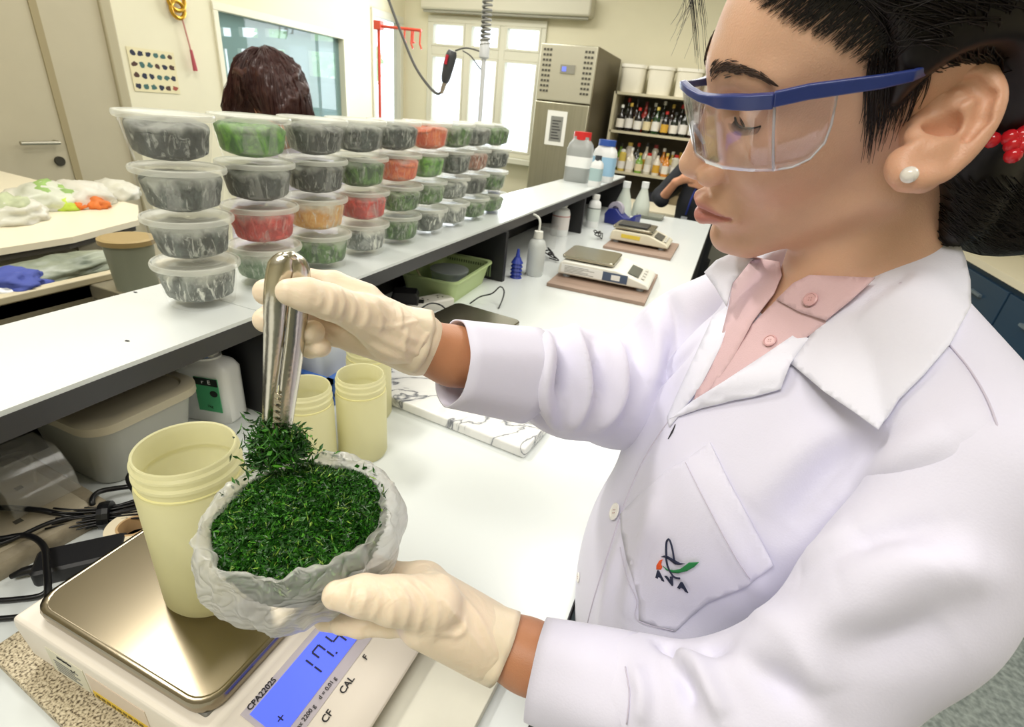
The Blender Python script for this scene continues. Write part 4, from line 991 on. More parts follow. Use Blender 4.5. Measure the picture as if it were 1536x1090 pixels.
def seg_dist(V, P):
    """distance of each vertex to a polyline P (n,3), and parameter"""
    D = np.full(len(V), 9.); T = np.zeros(len(V))
    for i in range(len(P)-1):
        a, b = P[i], P[i+1]; ba = b-a; L2 = ba.dot(ba)+1e-12
        t = np.clip(((V-a)@ba)/L2, 0, 1); d = np.linalg.norm(V-a-t[:, None]*ba, axis=1)
        m = d < D; D[m] = d[m]; T[m] = (i+t[m])/(len(P)-1)
    return D, T
def folds(V, Fq, lines, bv=None, smoothn=2, amp=1):
    """raise (or sink) soft cloth folds along polylines traced on the surface: (points, width, height)"""
    bv = bv or bvh(V, Fq); N = vnormals(V, Fq)
    for pts, w, hgt in lines:
        P = []
        for q in catmull(pts, 6):
            if len(q) == 2:
                d = hit(bv, q[0], q[1])
                if d is None: continue
                P.append(np.array(Wd(q[0], q[1], d)))
            else: P.append(np.array(Wd(*q)))
        if len(P) < 2: continue
        D, T = seg_dist(V, np.array(P))
        taper = np.sin(np.clip(T, .03, .97)*PI)**.5
        V = V+N*(amp*hgt*taper*np.exp(-(D/w)**2))[:, None]
    return V
def tps_patch(poly, target, off, name, m, parent, step=9, thick=.0012, ctrl=None, deg=2, holes=None, extra=0):
    """a sheet of cloth with outline poly lying 'off' above the target surface (or on control depths)"""
    P = np.array(poly, float); lo, hi = P.min(0), P.max(0)
    pts = [Vector(p) for p in P]; n0 = len(pts)
    def inside(x, y):
        c = False; j = len(P)-1
        for i in range(len(P)):
            if (P[i][1] > y) != (P[j][1] > y) and x < (P[j][0]-P[i][0])*(y-P[i][1])/(P[j][1]-P[i][1])+P[i][0]: c = not c
            j = i
        return c
    E = []; bp = []
    for i in range(n0):
        a, b = P[i], P[(i+1) % n0]; k = max(1, int(np.linalg.norm(b-a)/step))
        for q in range(k): bp.append(a+(b-a)*q/k)
    nb = len(bp); pts = [Vector(p) for p in bp]; E = [(i, (i+1) % nb) for i in range(nb)]
    for x in np.arange(lo[0]+step/2, hi[0], step):
        for y in np.arange(lo[1]+step/2, hi[1], step):
            if inside(x, y) and min(np.hypot(x-p[0], y-p[1]) for p in bp) > step*.45: pts.append(Vector((x, y)))
    r = delaunay_2d_cdt([Vector((p[0], p[1])) for p in pts], E, [], 1, 1e-4)
    vs, fs = r[0], r[2]
    Q = np.array([(v[0], v[1]) for v in vs])
    hd = np.array([(hit(target, x, y) or np.nan) if target is not None else np.nan for x, y in Q])
    def basis(q):
        x = (q[:, 0]-768)/400; y = (q[:, 1]-545)/400; c = [np.ones(len(q)), x, y]
        if deg >= 2: c += [x*x, x*y, y*y]
        if deg >= 3: c += [x**3, x*x*y, x*y*y, y**3]
        return np.stack(c, 1)
    A = []; bb = []; ok = ~np.isnan(hd)
    if ctrl is not None:
        C = np.array(ctrl, float)
        W_ = 1.0
        A.append(basis(C[:, :2])*W_); bb.append(1/C[:, 2]*W_)
    else:
        A.append(basis(Q[ok])); bb.append(1/(hd[ok]-off))
    co, *_ = np.linalg.lstsq(np.concatenate(A), np.concatenate(bb), rcond=None)
    d = 1/(basis(Q)@co)
    if ctrl is None:
        d = np.where(ok, np.minimum(d, hd-off), d)
    elif target is not None and extra >= 0:
        d = np.where(ok, np.minimum(d, hd-off), d)
    V = np.array([Wd(x, y, dd) for (x, y), dd in zip(Q, d)])
    me = bpy.data.meshes.new(name); L = np.array(rootloc(parent))
    me.from_pydata((V-L).tolist(), [], [list(f) for f in fs]); me.update()
    # all faces look at the camera
    c0 = np.array(CAM0)
    bm = bmesh.new(); bm.from_mesh(me); Lc = Vector(c0-L)
    for f in bm.faces:
        if f.normal.dot(f.calc_center_median()-Lc) > 0: f.normal_flip()
        f.smooth = True
    bm.to_mesh(me); bm.free()
    o = bpy.data.objects.new(name, me); COL.objects.link(o); o.parent = parent; me.materials.append(m)
    if thick:
        s = o.modifiers.new('s', 'SOLIDIFY'); s.thickness = thick; s.offset = -1
    return o
def stroke(name, pts, r, m, parent, bv=None, off=.001, sub=6, n=6):
    P = []
    for q in catmull(pts, sub):
        d = hit(bv, q[0], q[1]) if len(q) == 2 else q[2]
        if d is None: continue
        P.append(Wd(q[0], q[1], d-(off if len(q) == 2 else 0)))
    rr = r if not hasattr(r, '__len__') else list(np.interp(np.linspace(0, 1, len(P)), np.linspace(0, 1, len(r)), r))
    return G().tube(P, rr, n).build(name, m, parent, smooth='all', world=True)
# ------------------------------------------------------------------ foreground balance on one slab built as two tiles
gran = bpy.data.materials.new('granite'); gran.use_nodes = True; nt = gran.node_tree; b = nt.nodes['Principled BSDF']; b.inputs['Roughness'].default_value = .6
tc = nt.nodes.new('ShaderNodeTexCoord'); vo = nt.nodes.new('ShaderNodeTexNoise'); vo.inputs['Scale'].default_value = 420; vo.inputs['Detail'].default_value = 3
n3 = nt.nodes.new('ShaderNodeTexNoise'); n3.inputs['Scale'].default_value = 18
rp = nt.nodes.new('ShaderNodeValToRGB'); cr = rp.color_ramp; cr.elements[0].position = .36; cr.elements[0].color = (*srgb('5A4C38'), 1); cr.elements[1].position = .50; cr.elements[1].color = (*srgb('C4B698'), 1)
e = cr.elements.new(.64); e.color = (*srgb('DCD0B4'), 1)
nt.links.new(tc.outputs['Object'], vo.inputs['Vector']); nt.links.new(vo.outputs['Fac'], rp.inputs['Fac']); nt.links.new(rp.outputs['Color'], b.inputs['Base Color'])
bp = nt.nodes.new('ShaderNodeBump'); bp.inputs['Strength'].default_value = .4; bp.inputs['Distance'].default_value = .002
nt.links.new(vo.outputs['Fac'], bp.inputs['Height']); nt.links.new(bp.outputs['Normal'], b.inputs['Normal'])
t = thing('stone_tile', 'speckled beige stone tile under the left half of the near balance', 'tile', (-.43, .2, BZ))
G().poly([(-.546, .118), (-.33, .100), (-.33, .36), (-.54, .36)], BZ, BZ+.012).build('tile', gran, t, world=True, bevel=.001)
t = thing('glare_tile', 'end of the stone slab below the balance display, coloured off-white for glare', 'tile', (-.2, .2, BZ))
G().poly([(-.329, .100), (-.10, .085), (-.088, .325), (-.329, .355)], BZ, BZ+.012).build('tile', mat('tile_glare', 'DCDACB', .45, var=.06, vscale=20), t, world=True, bevel=.001)  # off-white colour stands for glare on the right end of the speckled slab
TB = BZ+.012
t = thing('electronic_balance', 'large white balance in front with lit blue display and steel pan', 'balance', (-.34, .245, TB), group='electronic balances')
bal = t
bw = mat('balance_white', 'E9E1D4', .4)
X0, X1, Y0, Y1 = -.508, -.168, .132, .352
def slab_prof(inset, prof):
    g = G(); n = len(prof)
    vs = [(x, Y0+inset, z) for x, z in prof]+[(x, Y1-inset, z) for x, z in prof]
    return g.add(vs, [tuple(range(n-1, -1, -1)), tuple(range(n, 2*n))]+[(k, (k+1) % n, n+(k+1) % n, n+k) for k in range(n)])
z = TB
body = G(); prof = [(X0+.012, z+.010), (X1-.012, z+.010), (X1, z+.018), (X1-.004, z+.022), (X1-.022, z+.030), (-.262, z+.052), (-.268, z+.058), (X0+.004, z+.058), (X0, z+.045)]
slab_prof(0, prof).build('body', bw, bal, world=True, bevel=.007, seg=4)
slab_prof(-.0018, [(X0-.001, z+.0405), (X1-.05, z+.0405-.0), (X1-.05, z+.042), (X0-.001, z+.042)]).build('rim_line', mat('seam_grey', 'A9A294', .5), bal, world=True) if 0 else None
pan_m = bpy.data.materials.new('pan_brushed'); pan_m.use_nodes = True; nt = pan_m.node_tree; b = nt.nodes['Principled BSDF']
b.inputs['Base Color'].default_value = (*srgb('8E8470'), 1); b.inputs['Metallic'].default_value = 1; b.inputs['Roughness'].default_value = .24
tc = nt.nodes.new('ShaderNodeTexCoord'); mp = nt.nodes.new('ShaderNodeMapping'); mp.inputs['Scale'].default_value = (30, 900, 30); nz = nt.nodes.new('ShaderNodeTexNoise'); nz.inputs['Scale'].default_value = 1
nt.links.new(tc.outputs['Object'], mp.inputs[0]); nt.links.new(mp.outputs[0], nz.inputs['Vector'])
mr = nt.nodes.new('ShaderNodeMapRange'); mr.inputs['To Min'].default_value = .18; mr.inputs['To Max'].default_value = .34; nt.links.new(nz.outputs['Fac'], mr.inputs['Value']); b.inputs['Roughness'].default_value = .19
pcx, pcy = -.381, .243
ring_loft([rr_ring(.104, .097, .018, TB+.059), rr_ring(.108, .101, .020, TB+.061), rr_ring(.109, .102, .021, TB+.069), rr_ring(.108, .101, .020, TB+.0725), rr_ring(.105, .098, .019, TB+.0735), rr_ring(.103, .096, .018, TB+.0728)]).build('pan', pan_m, bal, smooth=True).location = (pcx-bal.location.x, pcy-bal.location.y, -bal.location.z)
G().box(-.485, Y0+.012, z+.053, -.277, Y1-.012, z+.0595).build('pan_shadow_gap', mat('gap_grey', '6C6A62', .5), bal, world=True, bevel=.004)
for x, y in ((X0+.03, Y0+.022), (X0+.03, Y1-.022), (X1-.03, Y0+.022), (X1-.03, Y1-.022)):
    G().lathe([(0, 0), (.014, 0), (.015, .003), (.015, .010), (0, .012)], 20, c=(x, y, z)).build('foot', mat('foot_translucent', 'B9C0CC', .25), bal, smooth=True, world=True)
# display face, sloping toward +X
sx0, sz0, sx1, sz1 = -.262, z+.052, X1-.022, z+.030
sl = Vector((sx1-sx0, 0, sz1-sz0)).normalized(); nr_ = Vector((-sl.z, 0, sl.x))
def dface(u, y, lift=.0006):                  # u along slope in metres from pan side
    p = Vector((sx0, y, sz0))+sl*u+nr_*lift; return p-Vector(bal.location)
def dbox(name, u0, u1, y0, y1, m, th=.0008, parent=bal, lift=.0):
    g = G(); vs = [dface(u, y, l+lift) for l in (0, th) for u, y in ((u0, y0), (u1, y0), (u1, y1), (u0, y1))]
    g.add(vs, [(0, 3, 2, 1), (4, 5, 6, 7), (0, 1, 5, 4), (1, 2, 6, 5), (2, 3, 7, 6), (3, 0, 4, 7)])
    return g.build(name, m, parent)
ink = mat('ink_black', '1A1A1E', .6)
dbox('fascia', .002, .052, Y0+.028, Y1-.03, mat('fascia_lilac', 'BDB6BE', .35), .0006)
lcd = dbox('display', .008, .041, .1640, .300, mat('lcd_backlight', '5468F0', .35, emit=.62), .0007, lift=.0006)
lm = lambda u, y, lift=.0016: frame(dface(u, y, lift), (0, 1, 0), nr_)
seg_m = mat('lcd_ink', '101440', .5)
def seg_digit(ch, u, y, h=.020, w=.010):
    S_ = {'1': 'bc', '7': 'abcf', '4': 'fgbc', '7b': 'abc'}[ch]
    g = G(); th = .0016; q = h/2
    R_ = {'a': (0, 0, w, th), 'b': (w-th, 0, w, q), 'c': (w-th, q, w, h), 'd': (0, h-th, w, h), 'e': (0, q, th, h), 'f': (0, 0, th, q), 'g': (0, q-th/2, w, q+th/2)}
    for s_ in S_:
        a, b_, c, d = R_[s_]; e_ = .0009
        a, c = (a+e_*(c-a > th*1.1), c-e_*(c-a > th*1.1)); b_, d = (b_+e_*(d-b_ > th*1.1), d-e_*(d-b_ > th*1.1))
        vs = [dface(u+uu, y+yy, l) for l in (.0013, .0017) for yy, uu in ((a, b_), (c, b_), (c, d), (a, d))]
        g.add(vs, [(0, 1, 2, 3), (4, 5, 6, 7)])
    return g.build('digit', seg_m, lcd)
for ch, y in (('1', .211), ('7', .2275), ('4', .2455), ('7', .262)): seg_digit(ch, .0145, y)
G().add([dface(.0345+a, .2395+b_, .0017) for a, b_ in ((0, 0), (0, .0018), (-.0018, .0018), (-.0018, 0))], [(0, 1, 2, 3)]).build('decimal_point', seg_m, lcd)
text('+', 'plus_sign', .012, seg_m, lcd, lm(.031, .1745, .0014))
text('CPA2202S', 'model_print', .0066, ink, bal, lm(.0045, .180, .0012), bold=.0001)
text('Max 2200 g    d = 0.01 g', 'range_print', .0052, ink, bal, lm(.0465, .198, .0012))
text('CF', 'key_print', .0085, ink, bal, lm(.061, .196, .0006), bold=.0001)
text('CAL', 'key_print', .0085, ink, bal, lm(.059, .2245, .0006), bold=.0001)
text('F', 'key_print', .0075, ink, bal, lm(.058, .253, .0006), bold=.0001)
# labels on the near side
def sbox(name, x0, z0, x1, z1, m, th=.0006, parent=bal, lift=0.0):
    return G().box(x0, Y0-th-lift, z0, x1, Y0-lift+.0002, z1).build(name, m, parent, world=True)
l1 = sbox('white_label', -.462, z+.012, -.412, z+.044, mat('label_paper', 'DAD6C0', .6))
g = G()
for k in range(5): g.box(-.455, Y0-.0010, z+.016+k*.0036, -.422-(k % 2)*.006, Y0-.0007, z+.0172+k*.0036)
g.build('printed_lines', mat('print_grey', '8A8A84'), l1, world=True)
text('sartorius', 'label_print', .0055, ink, bal, frame(Vector((-.437, Y0-.0009, z+.0405))-Vector(bal.location), (1, 0, 0), (0, -1, 0)))
text('\u2713', 'check_mark', .010, ink, bal, frame(Vector((-.428, Y0-.0009, z+.032))-Vector(bal.location), (1, 0, 0), (0, -1, 0)))
l2 = sbox('calibration_label', -.408, z+.012, -.335, z+.043, mat('label_peach', 'D9C8B4', .6))
G().box(-.406, Y0-.0011, z+.013, -.337, Y0-.0006, z+.021).build('yellow_strip', mat('label_yellow2', 'D9B93A', .6), l2, world=True)
g = G()
for k in range(9): g.box(-.402+k*.0068, Y0-.0015, z+.0155, -.3975+k*.0068, Y0-.0011, z+.0185)
g.build('printed_lines', mat('print_brown2', '6E5A20', .7), l2, world=True)
# jar on the pan
PZ = TB+.0737
jar((-.366, .232, PZ), .163, .0425, 'large pale yellow open jar standing on the near balance pan')
# ------------------------------------------------------------------ bag of chopped herbs
BC = Wd(452, 772, .385)
bagm = bpy.data.materials.new('thin_bag'); bagm.use_nodes = True; nt = bagm.node_tree; b = nt.nodes['Principled BSDF']
b.inputs['Base Color'].default_value = (.97, .97, .955, 1); b.inputs['Roughness'].default_value = .20; b.inputs['Specular IOR Level'].default_value = .7
lw = nt.nodes.new('ShaderNodeLayerWeight'); lw.inputs['Blend'].default_value = .35
mr = nt.nodes.new('ShaderNodeMapRange'); mr.inputs['To Min'].default_value = .34; mr.inputs['To Max'].default_value = .88
nt.links.new(lw.outputs['Facing'], mr.inputs['Value']); 
tl = nt.nodes.new('ShaderNodeBsdfTranslucent'); tl.inputs['Color'].default_value = (.93, .93, .90, 1); ms = nt.nodes.new('ShaderNodeMixShader'); ms.inputs[0].default_value = .0
out = nt.nodes['Material Output']; tp = nt.nodes.new('ShaderNodeBsdfTransparent'); ms2 = nt.nodes.new('ShaderNodeMixShader'); b.inputs['Alpha'].default_value = 1; b.inputs['Coat Weight'].default_value = .5; b.inputs['Coat Roughness'].default_value = .12
ms.inputs[0].default_value = .52; nt.links.new(b.outputs[0], ms.inputs[1]); nt.links.new(tl.outputs[0], ms.inputs[2]); nt.links.new(mr.outputs['Result'], ms2.inputs[0]); nt.links.new(tp.outputs[0], ms2.inputs[1]); nt.links.new(ms.outputs[0], ms2.inputs[2]); nt.links.new(ms2.outputs[0], out.inputs['Surface'])
tc = nt.nodes.new('ShaderNodeTexCoord'); nz = nt.nodes.new('ShaderNodeTexNoise'); nz.inputs['Scale'].default_value = 38; nz.inputs['Detail'].default_value = 3; nz.inputs['Distortion'].default_value = 2.5
mpb = nt.nodes.new('ShaderNodeMapping'); mpb.inputs['Rotation'].default_value = (.4, .5, .3); mpb.inputs['Scale'].default_value = (1, 1, 2.2)
nz.inputs['Scale'].default_value = 22; nz.inputs['Detail'].default_value = 2; nz.inputs['Distortion'].default_value = 1.2
q1 = nt.nodes.new('ShaderNodeMath'); q1.operation = 'SUBTRACT'; q1.inputs[1].default_value = .5; q2 = nt.nodes.new('ShaderNodeMath'); q2.operation = 'ABSOLUTE'; q3 = nt.nodes.new('ShaderNodeMath'); q3.operation = 'POWER'; q3.inputs[1].default_value = .6
bp = nt.nodes.new('ShaderNodeBump'); bp.inputs['Strength'].default_value = .8; bp.inputs['Distance'].default_value = .012
nt.links.new(tc.outputs['Object'], mpb.inputs[0]); nt.links.new(mpb.outputs[0], nz.inputs['Vector']); nt.links.new(nz.outputs['Fac'], q1.inputs[0]); nt.links.new(q1.outputs[0], q2.inputs[0]); nt.links.new(q2.outputs[0], q3.inputs[0]); nt.links.new(q3.outputs[0], bp.inputs['Height']); nt.links.new(bp.outputs['Normal'], b.inputs['Normal'])
bag = thing('plastic_bag', 'open white plastic bag of chopped herbs held over the balance', 'bag', BC)
vs = []; fs = []; NA, NR = 220, 60
# local frame of the opening: leans a little towards the camera
tiltM = Matrix.Rotation(math.radians(6), 3, Vector((RW[0, 0], RW[1, 0], 0)).normalized())
BS = .93
def bagpt(i, k):
    u = i/(NR-1); a = 2*PI*k/NA; ca, sa = math.cos(a), math.sin(a)
    # profile from centre bottom (u=0) to bulge, to the lip, folded out
    pr = [(0, -.082), (.030, -.081), (.056, -.070), (.073, -.048), (.079, -.026), (.0755, -.006), (.0715, .005), (.0675, .0085), (.0625, .004), (.0595, -.010)]
    f = u*(len(pr)-1); j = min(int(f), len(pr)-2); w = f-j
    P0, P1, P2, P3 = pr[max(j-1, 0)], pr[j], pr[j+1], pr[min(j+2, len(pr)-1)]
    c = lambda q: .5*((2*P1[q])+(-P0[q]+P2[q])*w+(2*P0[q]-5*P1[q]+4*P2[q]-P3[q])*w*w+(-P0[q]+3*P1[q]-3*P2[q]+P3[q])*w**3)
    r, z = max(c(0), 0), c(1)
    pl = noise.noise(Vector((ca*3.2, sa*3.2, u*2.2+4)))*1.0+.6*noise.noise(Vector((ca*9, sa*9, u*3+9)))
    n2 = noise.noise(Vector((ca*2+u*3, sa*2-u*2, 3.3)))
    amp = .0030*min(1, u*1.8)*(1 if u < .8 else .55)
    r = r+amp*pl+.004*n2*min(1, u*2)
    sharp = abs(noise.noise(Vector((ca*3.6+u*3.5, sa*3.6-u*3.0, 7.7)))); s2 = abs(noise.noise(Vector((ca*8-u*3, sa*8+u*2.5, 17.7)))); r += (.0060*(.30-sharp*1.6)+.0020*(.3-s2*1.6))*min(1, u*2)*(1 if u < .85 else .7)
    z = z+.0045*noise.noise(Vector((ca*2.6, sa*2.6, 1.5)))*max(0, u-.4)*2+.003*noise.noise(Vector((ca*8, sa*8, 2.5)))*max(0, u-.5)*2
    el = 1+.07*math.cos(2*(a-.9))
    v = Vector((r*ca*el, r*sa*el, z))*BS; return tiltM @ v
for i in range(NR):
    for k in range(NA): vs.append(tuple(bagpt(i, k)))
for i in range(NR-1):
    for k in range(NA): a, b_ = i*NA+k, i*NA+(k+1) % NA; fs.append((a, b_, b_+NA, a+NA))
g = G(); g.add(vs, fs); g.build('film', bagm, bag, smooth='all')
# herbs: a dense heap of small cut blades
herbm = bpy.data.materials.new('herb'); herbm.use_nodes = True; nt = herbm.node_tree; b = nt.nodes['Principled BSDF']; b.inputs['Roughness'].default_value = .38
at = nt.nodes.new('ShaderNodeAttribute'); at.attribute_name = 'tone'; nt.links.new(at.outputs['Color'], b.inputs['Base Color'])
greens = np.array([srgb(c) for c in ('2B6414', '1F5010', '16400E', '3A7A1C', '4F9626', '1A4814', '92B84C', '245A16')]); gp = np.array([.22, .2, .2, .12, .06, .12, .03, .05])
def blades(name, centre_fn, n, parent, L0=.0035, L1=.011, label=None):
    V = np.zeros((n, 5, 3)); cols_ = greens[RNG.choice(len(greens), n, p=gp/gp.sum())]*RNG.uniform(.7, 1.25, (n, 1))
    for i in range(n):
        c, up = centre_fn()
        d = RNG.normal(size=3); d[2] *= .8; d /= np.linalg.norm(d); s_ = np.cross(d, RNG.normal(size=3)); s_ /= np.linalg.norm(s_)
        nn = np.cross(d, s_); L = RNG.uniform(L0, L1); w = RNG.uniform(.0005, .0013)*(1.5 if L < .006 else 1)
        if cols_[i, 0] > .2: w *= .6; L *= 1.5
        V[i, 0] = c-d*L/2; V[i, 1] = c+s_*w; V[i, 2] = c-s_*w+nn*w*.6; V[i, 3] = c+d*L*.5+nn*L*.25; V[i, 4] = c+nn*L*.10
    base = np.arange(n)[:, None]*5
    F = np.concatenate([base+np.array([[0, 1, 4]]), base+np.array([[0, 4, 2]]), base+np.array([[1, 3, 4]]), base+np.array([[4, 3, 2]])])
    L_ = np.array(rootloc(parent)) if parent else np.zeros(3)
    me = bpy.data.meshes.new(name); me.from_pydata((V.reshape(-1, 3)-L_).tolist(), [], F.tolist()); me.update()
    a_ = me.color_attributes.new('tone', 'FLOAT_COLOR', 'POINT'); cc = np.repeat(cols_, 5, 0); a_.data.foreach_set('color', np.concatenate([cc, np.ones((len(cc), 1))], 1).astype(np.float32).ravel())
    me.materials.append(herbm); o = bpy.data.objects.new(name, me); COL.objects.link(o); o.parent = parent
    return o
TM = np.array(tiltM)
def heap_h(x, y):
    r = math.hypot(x, y)/.060; return .020*max(0, 1-r**2.2)-.006+.006*noise.noise(Vector((x*45, y*45, 2)))
def heap():
    a = RNG.uniform(0, 2*PI); r = .0600*math.sqrt(RNG.uniform(0, 1)); x, y = r*math.cos(a), r*math.sin(a)
    z = heap_h(x, y)-RNG.exponential(.0016)+.001
    return np.array(BC)+TM@np.array([x*1.03, y, z]), None
hb = blades('chopped_herbs', heap, 17000, None, .0028, .0085)
hb.location = (0, 0, 0); tag(hb, 'heap of dark green finely chopped herbs filling the white bag', 'herbs', kind='stuff')
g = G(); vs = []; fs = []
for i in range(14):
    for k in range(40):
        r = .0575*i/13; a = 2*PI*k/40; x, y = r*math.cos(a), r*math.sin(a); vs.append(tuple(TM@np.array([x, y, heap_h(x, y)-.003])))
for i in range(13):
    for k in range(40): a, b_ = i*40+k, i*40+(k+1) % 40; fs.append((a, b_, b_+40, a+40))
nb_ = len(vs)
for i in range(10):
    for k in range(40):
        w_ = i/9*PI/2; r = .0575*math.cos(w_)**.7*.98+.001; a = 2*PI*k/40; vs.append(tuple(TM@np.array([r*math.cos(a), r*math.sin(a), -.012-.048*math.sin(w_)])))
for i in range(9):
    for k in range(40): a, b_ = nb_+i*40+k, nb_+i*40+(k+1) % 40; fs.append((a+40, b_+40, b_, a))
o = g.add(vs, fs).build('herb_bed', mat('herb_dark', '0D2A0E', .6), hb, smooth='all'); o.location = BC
# clump held by the tongs
def clump():
    t_ = RNG.uniform(0, 1); c = np.array(Wd(404+42*t_, 640+36*t_**.8, .402-.006*t_)); d = RNG.normal(size=3)*np.array([.0065, .0065, .006])
    if RNG.random() < .35: c = np.array(Wd(404+RNG.normal()*9, 675+RNG.normal()*12, .402))
    return c+d, None
cl_ = blades('herb_clump', clump, 2300, None, .004, .012); tag(cl_, 'tuft of dark green cut herbs gripped in the tong tips', 'herbs', kind='stuff')
# strands sprinkled on the lip
def sprig():
    a = RNG.uniform(.2, PI+.3); r = .0605+RNG.normal()*.0015; return np.array(BC)+TM@np.array([r*math.cos(a), r*math.sin(a), .004+abs(RNG.normal())*.002]), None
sp_ = blades('scattered_herbs', sprig, 70, hb, .004, .009); sp_['kind'] = 'stuff'
# ------------------------------------------------------------------ tongs
tg = thing('steel_tongs', 'small stainless steel serrated tongs gripping a tuft of herbs', 'tongs', Wd(430, 520, .37))
tsm = mat('tong_steel', 'CFC9BC', .22, metal=1.0, bump=.03, bscale=220)
def arm(ctr, wid, side, name):
    # trough shaped strip: ctr list of (px,py,d), wid list of half widths in metres
    P = [np.array(Wd(*c)) for c in catmull(ctr, 8)]; W_ = np.interp(np.linspace(0, 1, len(P)), np.linspace(0, 1, len(wid)), wid)
    n = 9; vs = []; fs = []
    for i, p in enumerate(P):
        t_ = P[min(i+1, len(P)-1)]-P[max(i-1, 0)]; t_ /= np.linalg.norm(t_)
        v = p-np.array(CAM0); v /= np.linalg.norm(v); s_ = np.cross(t_, v); s_ /= np.linalg.norm(s_); s_ = s_ if s_[0] > 0 else -s_
        nrm = np.cross(s_, t_); nrm = nrm if nrm@v < 0 else -nrm
        ang = math.radians(side); sd = s_*math.cos(ang)+nrm*math.sin(ang); nd = nrm*math.cos(ang)-s_*math.sin(ang)
        for k in range(n):
            u = k/(n-1)*2-1; vs.append(p+sd*u*W_[i]+nd*(.0035*(1-u*u)))
    for i in range(len(P)-1):
        for k in range(n-1): a = i*n+k; fs.append((a, a+1, a+n+1, a+n))
    return G().add(vs, fs).build(name, tsm, tg, smooth='all', world=True, solid=.0009)
arm([(432, 384, .347), (421, 400, .346), (414, 440, .350), (411, 500, .364), (406, 570, .381), (402, 625, .395), (401, 642, .399)], [.0045, .0085, .0080, .0070, .0056, .0044, .0034], 10, 'front_arm')
arm([(434, 383, .349), (449, 398, .353), (450, 430, .358), (444, 500, .372), (435, 570, .386), (428, 630, .398), (428, 668, .406)], [.0040, .0075, .0085, .0085, .0085, .0075, .0050], -35, 'back_arm')
G().tube([Wd(421, 396, .347), Wd(428, 385, .346), Wd(437, 383, .348), Wd(446, 392, .351)], [.0020, .0035, .0035, .0020], 12).build('bend', tsm, tg, smooth='all', world=True)
for k in range(8):
    y = 588+k*9.5
    a, b_, c = Wd(412-.6*k, y, .380+.0022*k), Wd(422-.6*k, y+7.5, .380+.0022*k), Wd(411-.6*k, y+8.5, .381+.0022*k)
    G().add([a, b_, c, a+Vector((0, .0012, 0)), b_+Vector((0, .0012, 0)), c+Vector((0, .0012, 0))], [(0, 1, 2), (5, 4, 3), (0, 3, 4, 1), (1, 4, 5, 2), (2, 5, 3, 0)]).build('tooth', tsm, tg, world=True)
    a, b_, c = Wd(399-.2*k, y, .388+.002*k), Wd(396-.2*k, y+3.5, .388+.002*k), Wd(399-.2*k, y+7, .388+.002*k)
    G().add([a, b_, c, a+Vector((0, .0012, 0)), b_+Vector((0, .0012, 0)), c+Vector((0, .0012, 0))], [(0, 1, 2), (5, 4, 3), (0, 3, 4, 1), (1, 4, 5, 2), (2, 5, 3, 0)]).build('tooth', tsm, tg, world=True)
# ------------------------------------------------------------------ the woman in front
HM = np.array([[-.9203, .3425, -.189], [-.235, -.8703, -.4328], [-.3127, -.3539, .8815]]); HT = np.array([.0614, .4472, .0354+CZ])
H = lambda x, y, z: HM @ np.array([x, y, z], float)+HT
W3 = lambda x, y, z: np.array([x, y, z+CZ])
D3 = lambda px, py, d: np.array(Wd(px, py, d))
wom = thing('person', 'woman in white lab coat and safety glasses holding tongs over a bag of herbs', 'person', (.12, .47, 0))
def toned(name, rough, base, sss=.12, bump=.0, bscale=300):
    m = bpy.data.materials.new(name); m.use_nodes = True; nt = m.node_tree; b = nt.nodes['Principled BSDF']; b.inputs['Roughness'].default_value = rough
    at = nt.nodes.new('ShaderNodeAttribute'); at.attribute_name = 'tone'
    nz = nt.nodes.new('ShaderNodeTexNoise'); nz.inputs['Scale'].default_value = 35; nz.inputs['Detail'].default_value = 4
    tc = nt.nodes.new('ShaderNodeTexCoord'); nt.links.new(tc.outputs['Object'], nz.inputs['Vector'])
    mr = nt.nodes.new('ShaderNodeMapRange'); mr.inputs['From Min'].default_value = .3; mr.inputs['From Max'].default_value = .7; mr.inputs['To Min'].default_value = .93; mr.inputs['To Max'].default_value = 1.04
    nt.links.new(nz.outputs['Fac'], mr.inputs['Value'])
    mx = nt.nodes.new('ShaderNodeVectorMath'); mx.operation = 'SCALE'; nt.links.new(at.outputs['Color'], mx.inputs[0]); nt.links.new(mr.outputs['Result'], mx.inputs['Scale'])
    nt.links.new(mx.outputs[0], b.inputs['Base Color'])
    b.inputs['Subsurface Weight'].default_value = sss; b.inputs['Subsurface Radius'].default_value = (1, .35, .2); b.inputs['Subsurface Scale'].default_value = .004
    if bump:
        n2 = nt.nodes.new('ShaderNodeTexNoise'); n2.inputs['Scale'].default_value = bscale; nt.links.new(tc.outputs['Object'], n2.inputs['Vector'])
        bp = nt.nodes.new('ShaderNodeBump'); bp.inputs['Strength'].default_value = bump; bp.inputs['Distance'].default_value = .001
        nt.links.new(n2.outputs['Fac'], bp.inputs['Height']); nt.links.new(bp.outputs['Normal'], b.inputs['Normal'])
    return m
skinm = toned('skin', .46, None, .15, .25, 900)
SK = np.array(srgb('D8AC90')); LIP = np.array(srgb('B9706A')); BRW = np.array(srgb('5A3E30'))
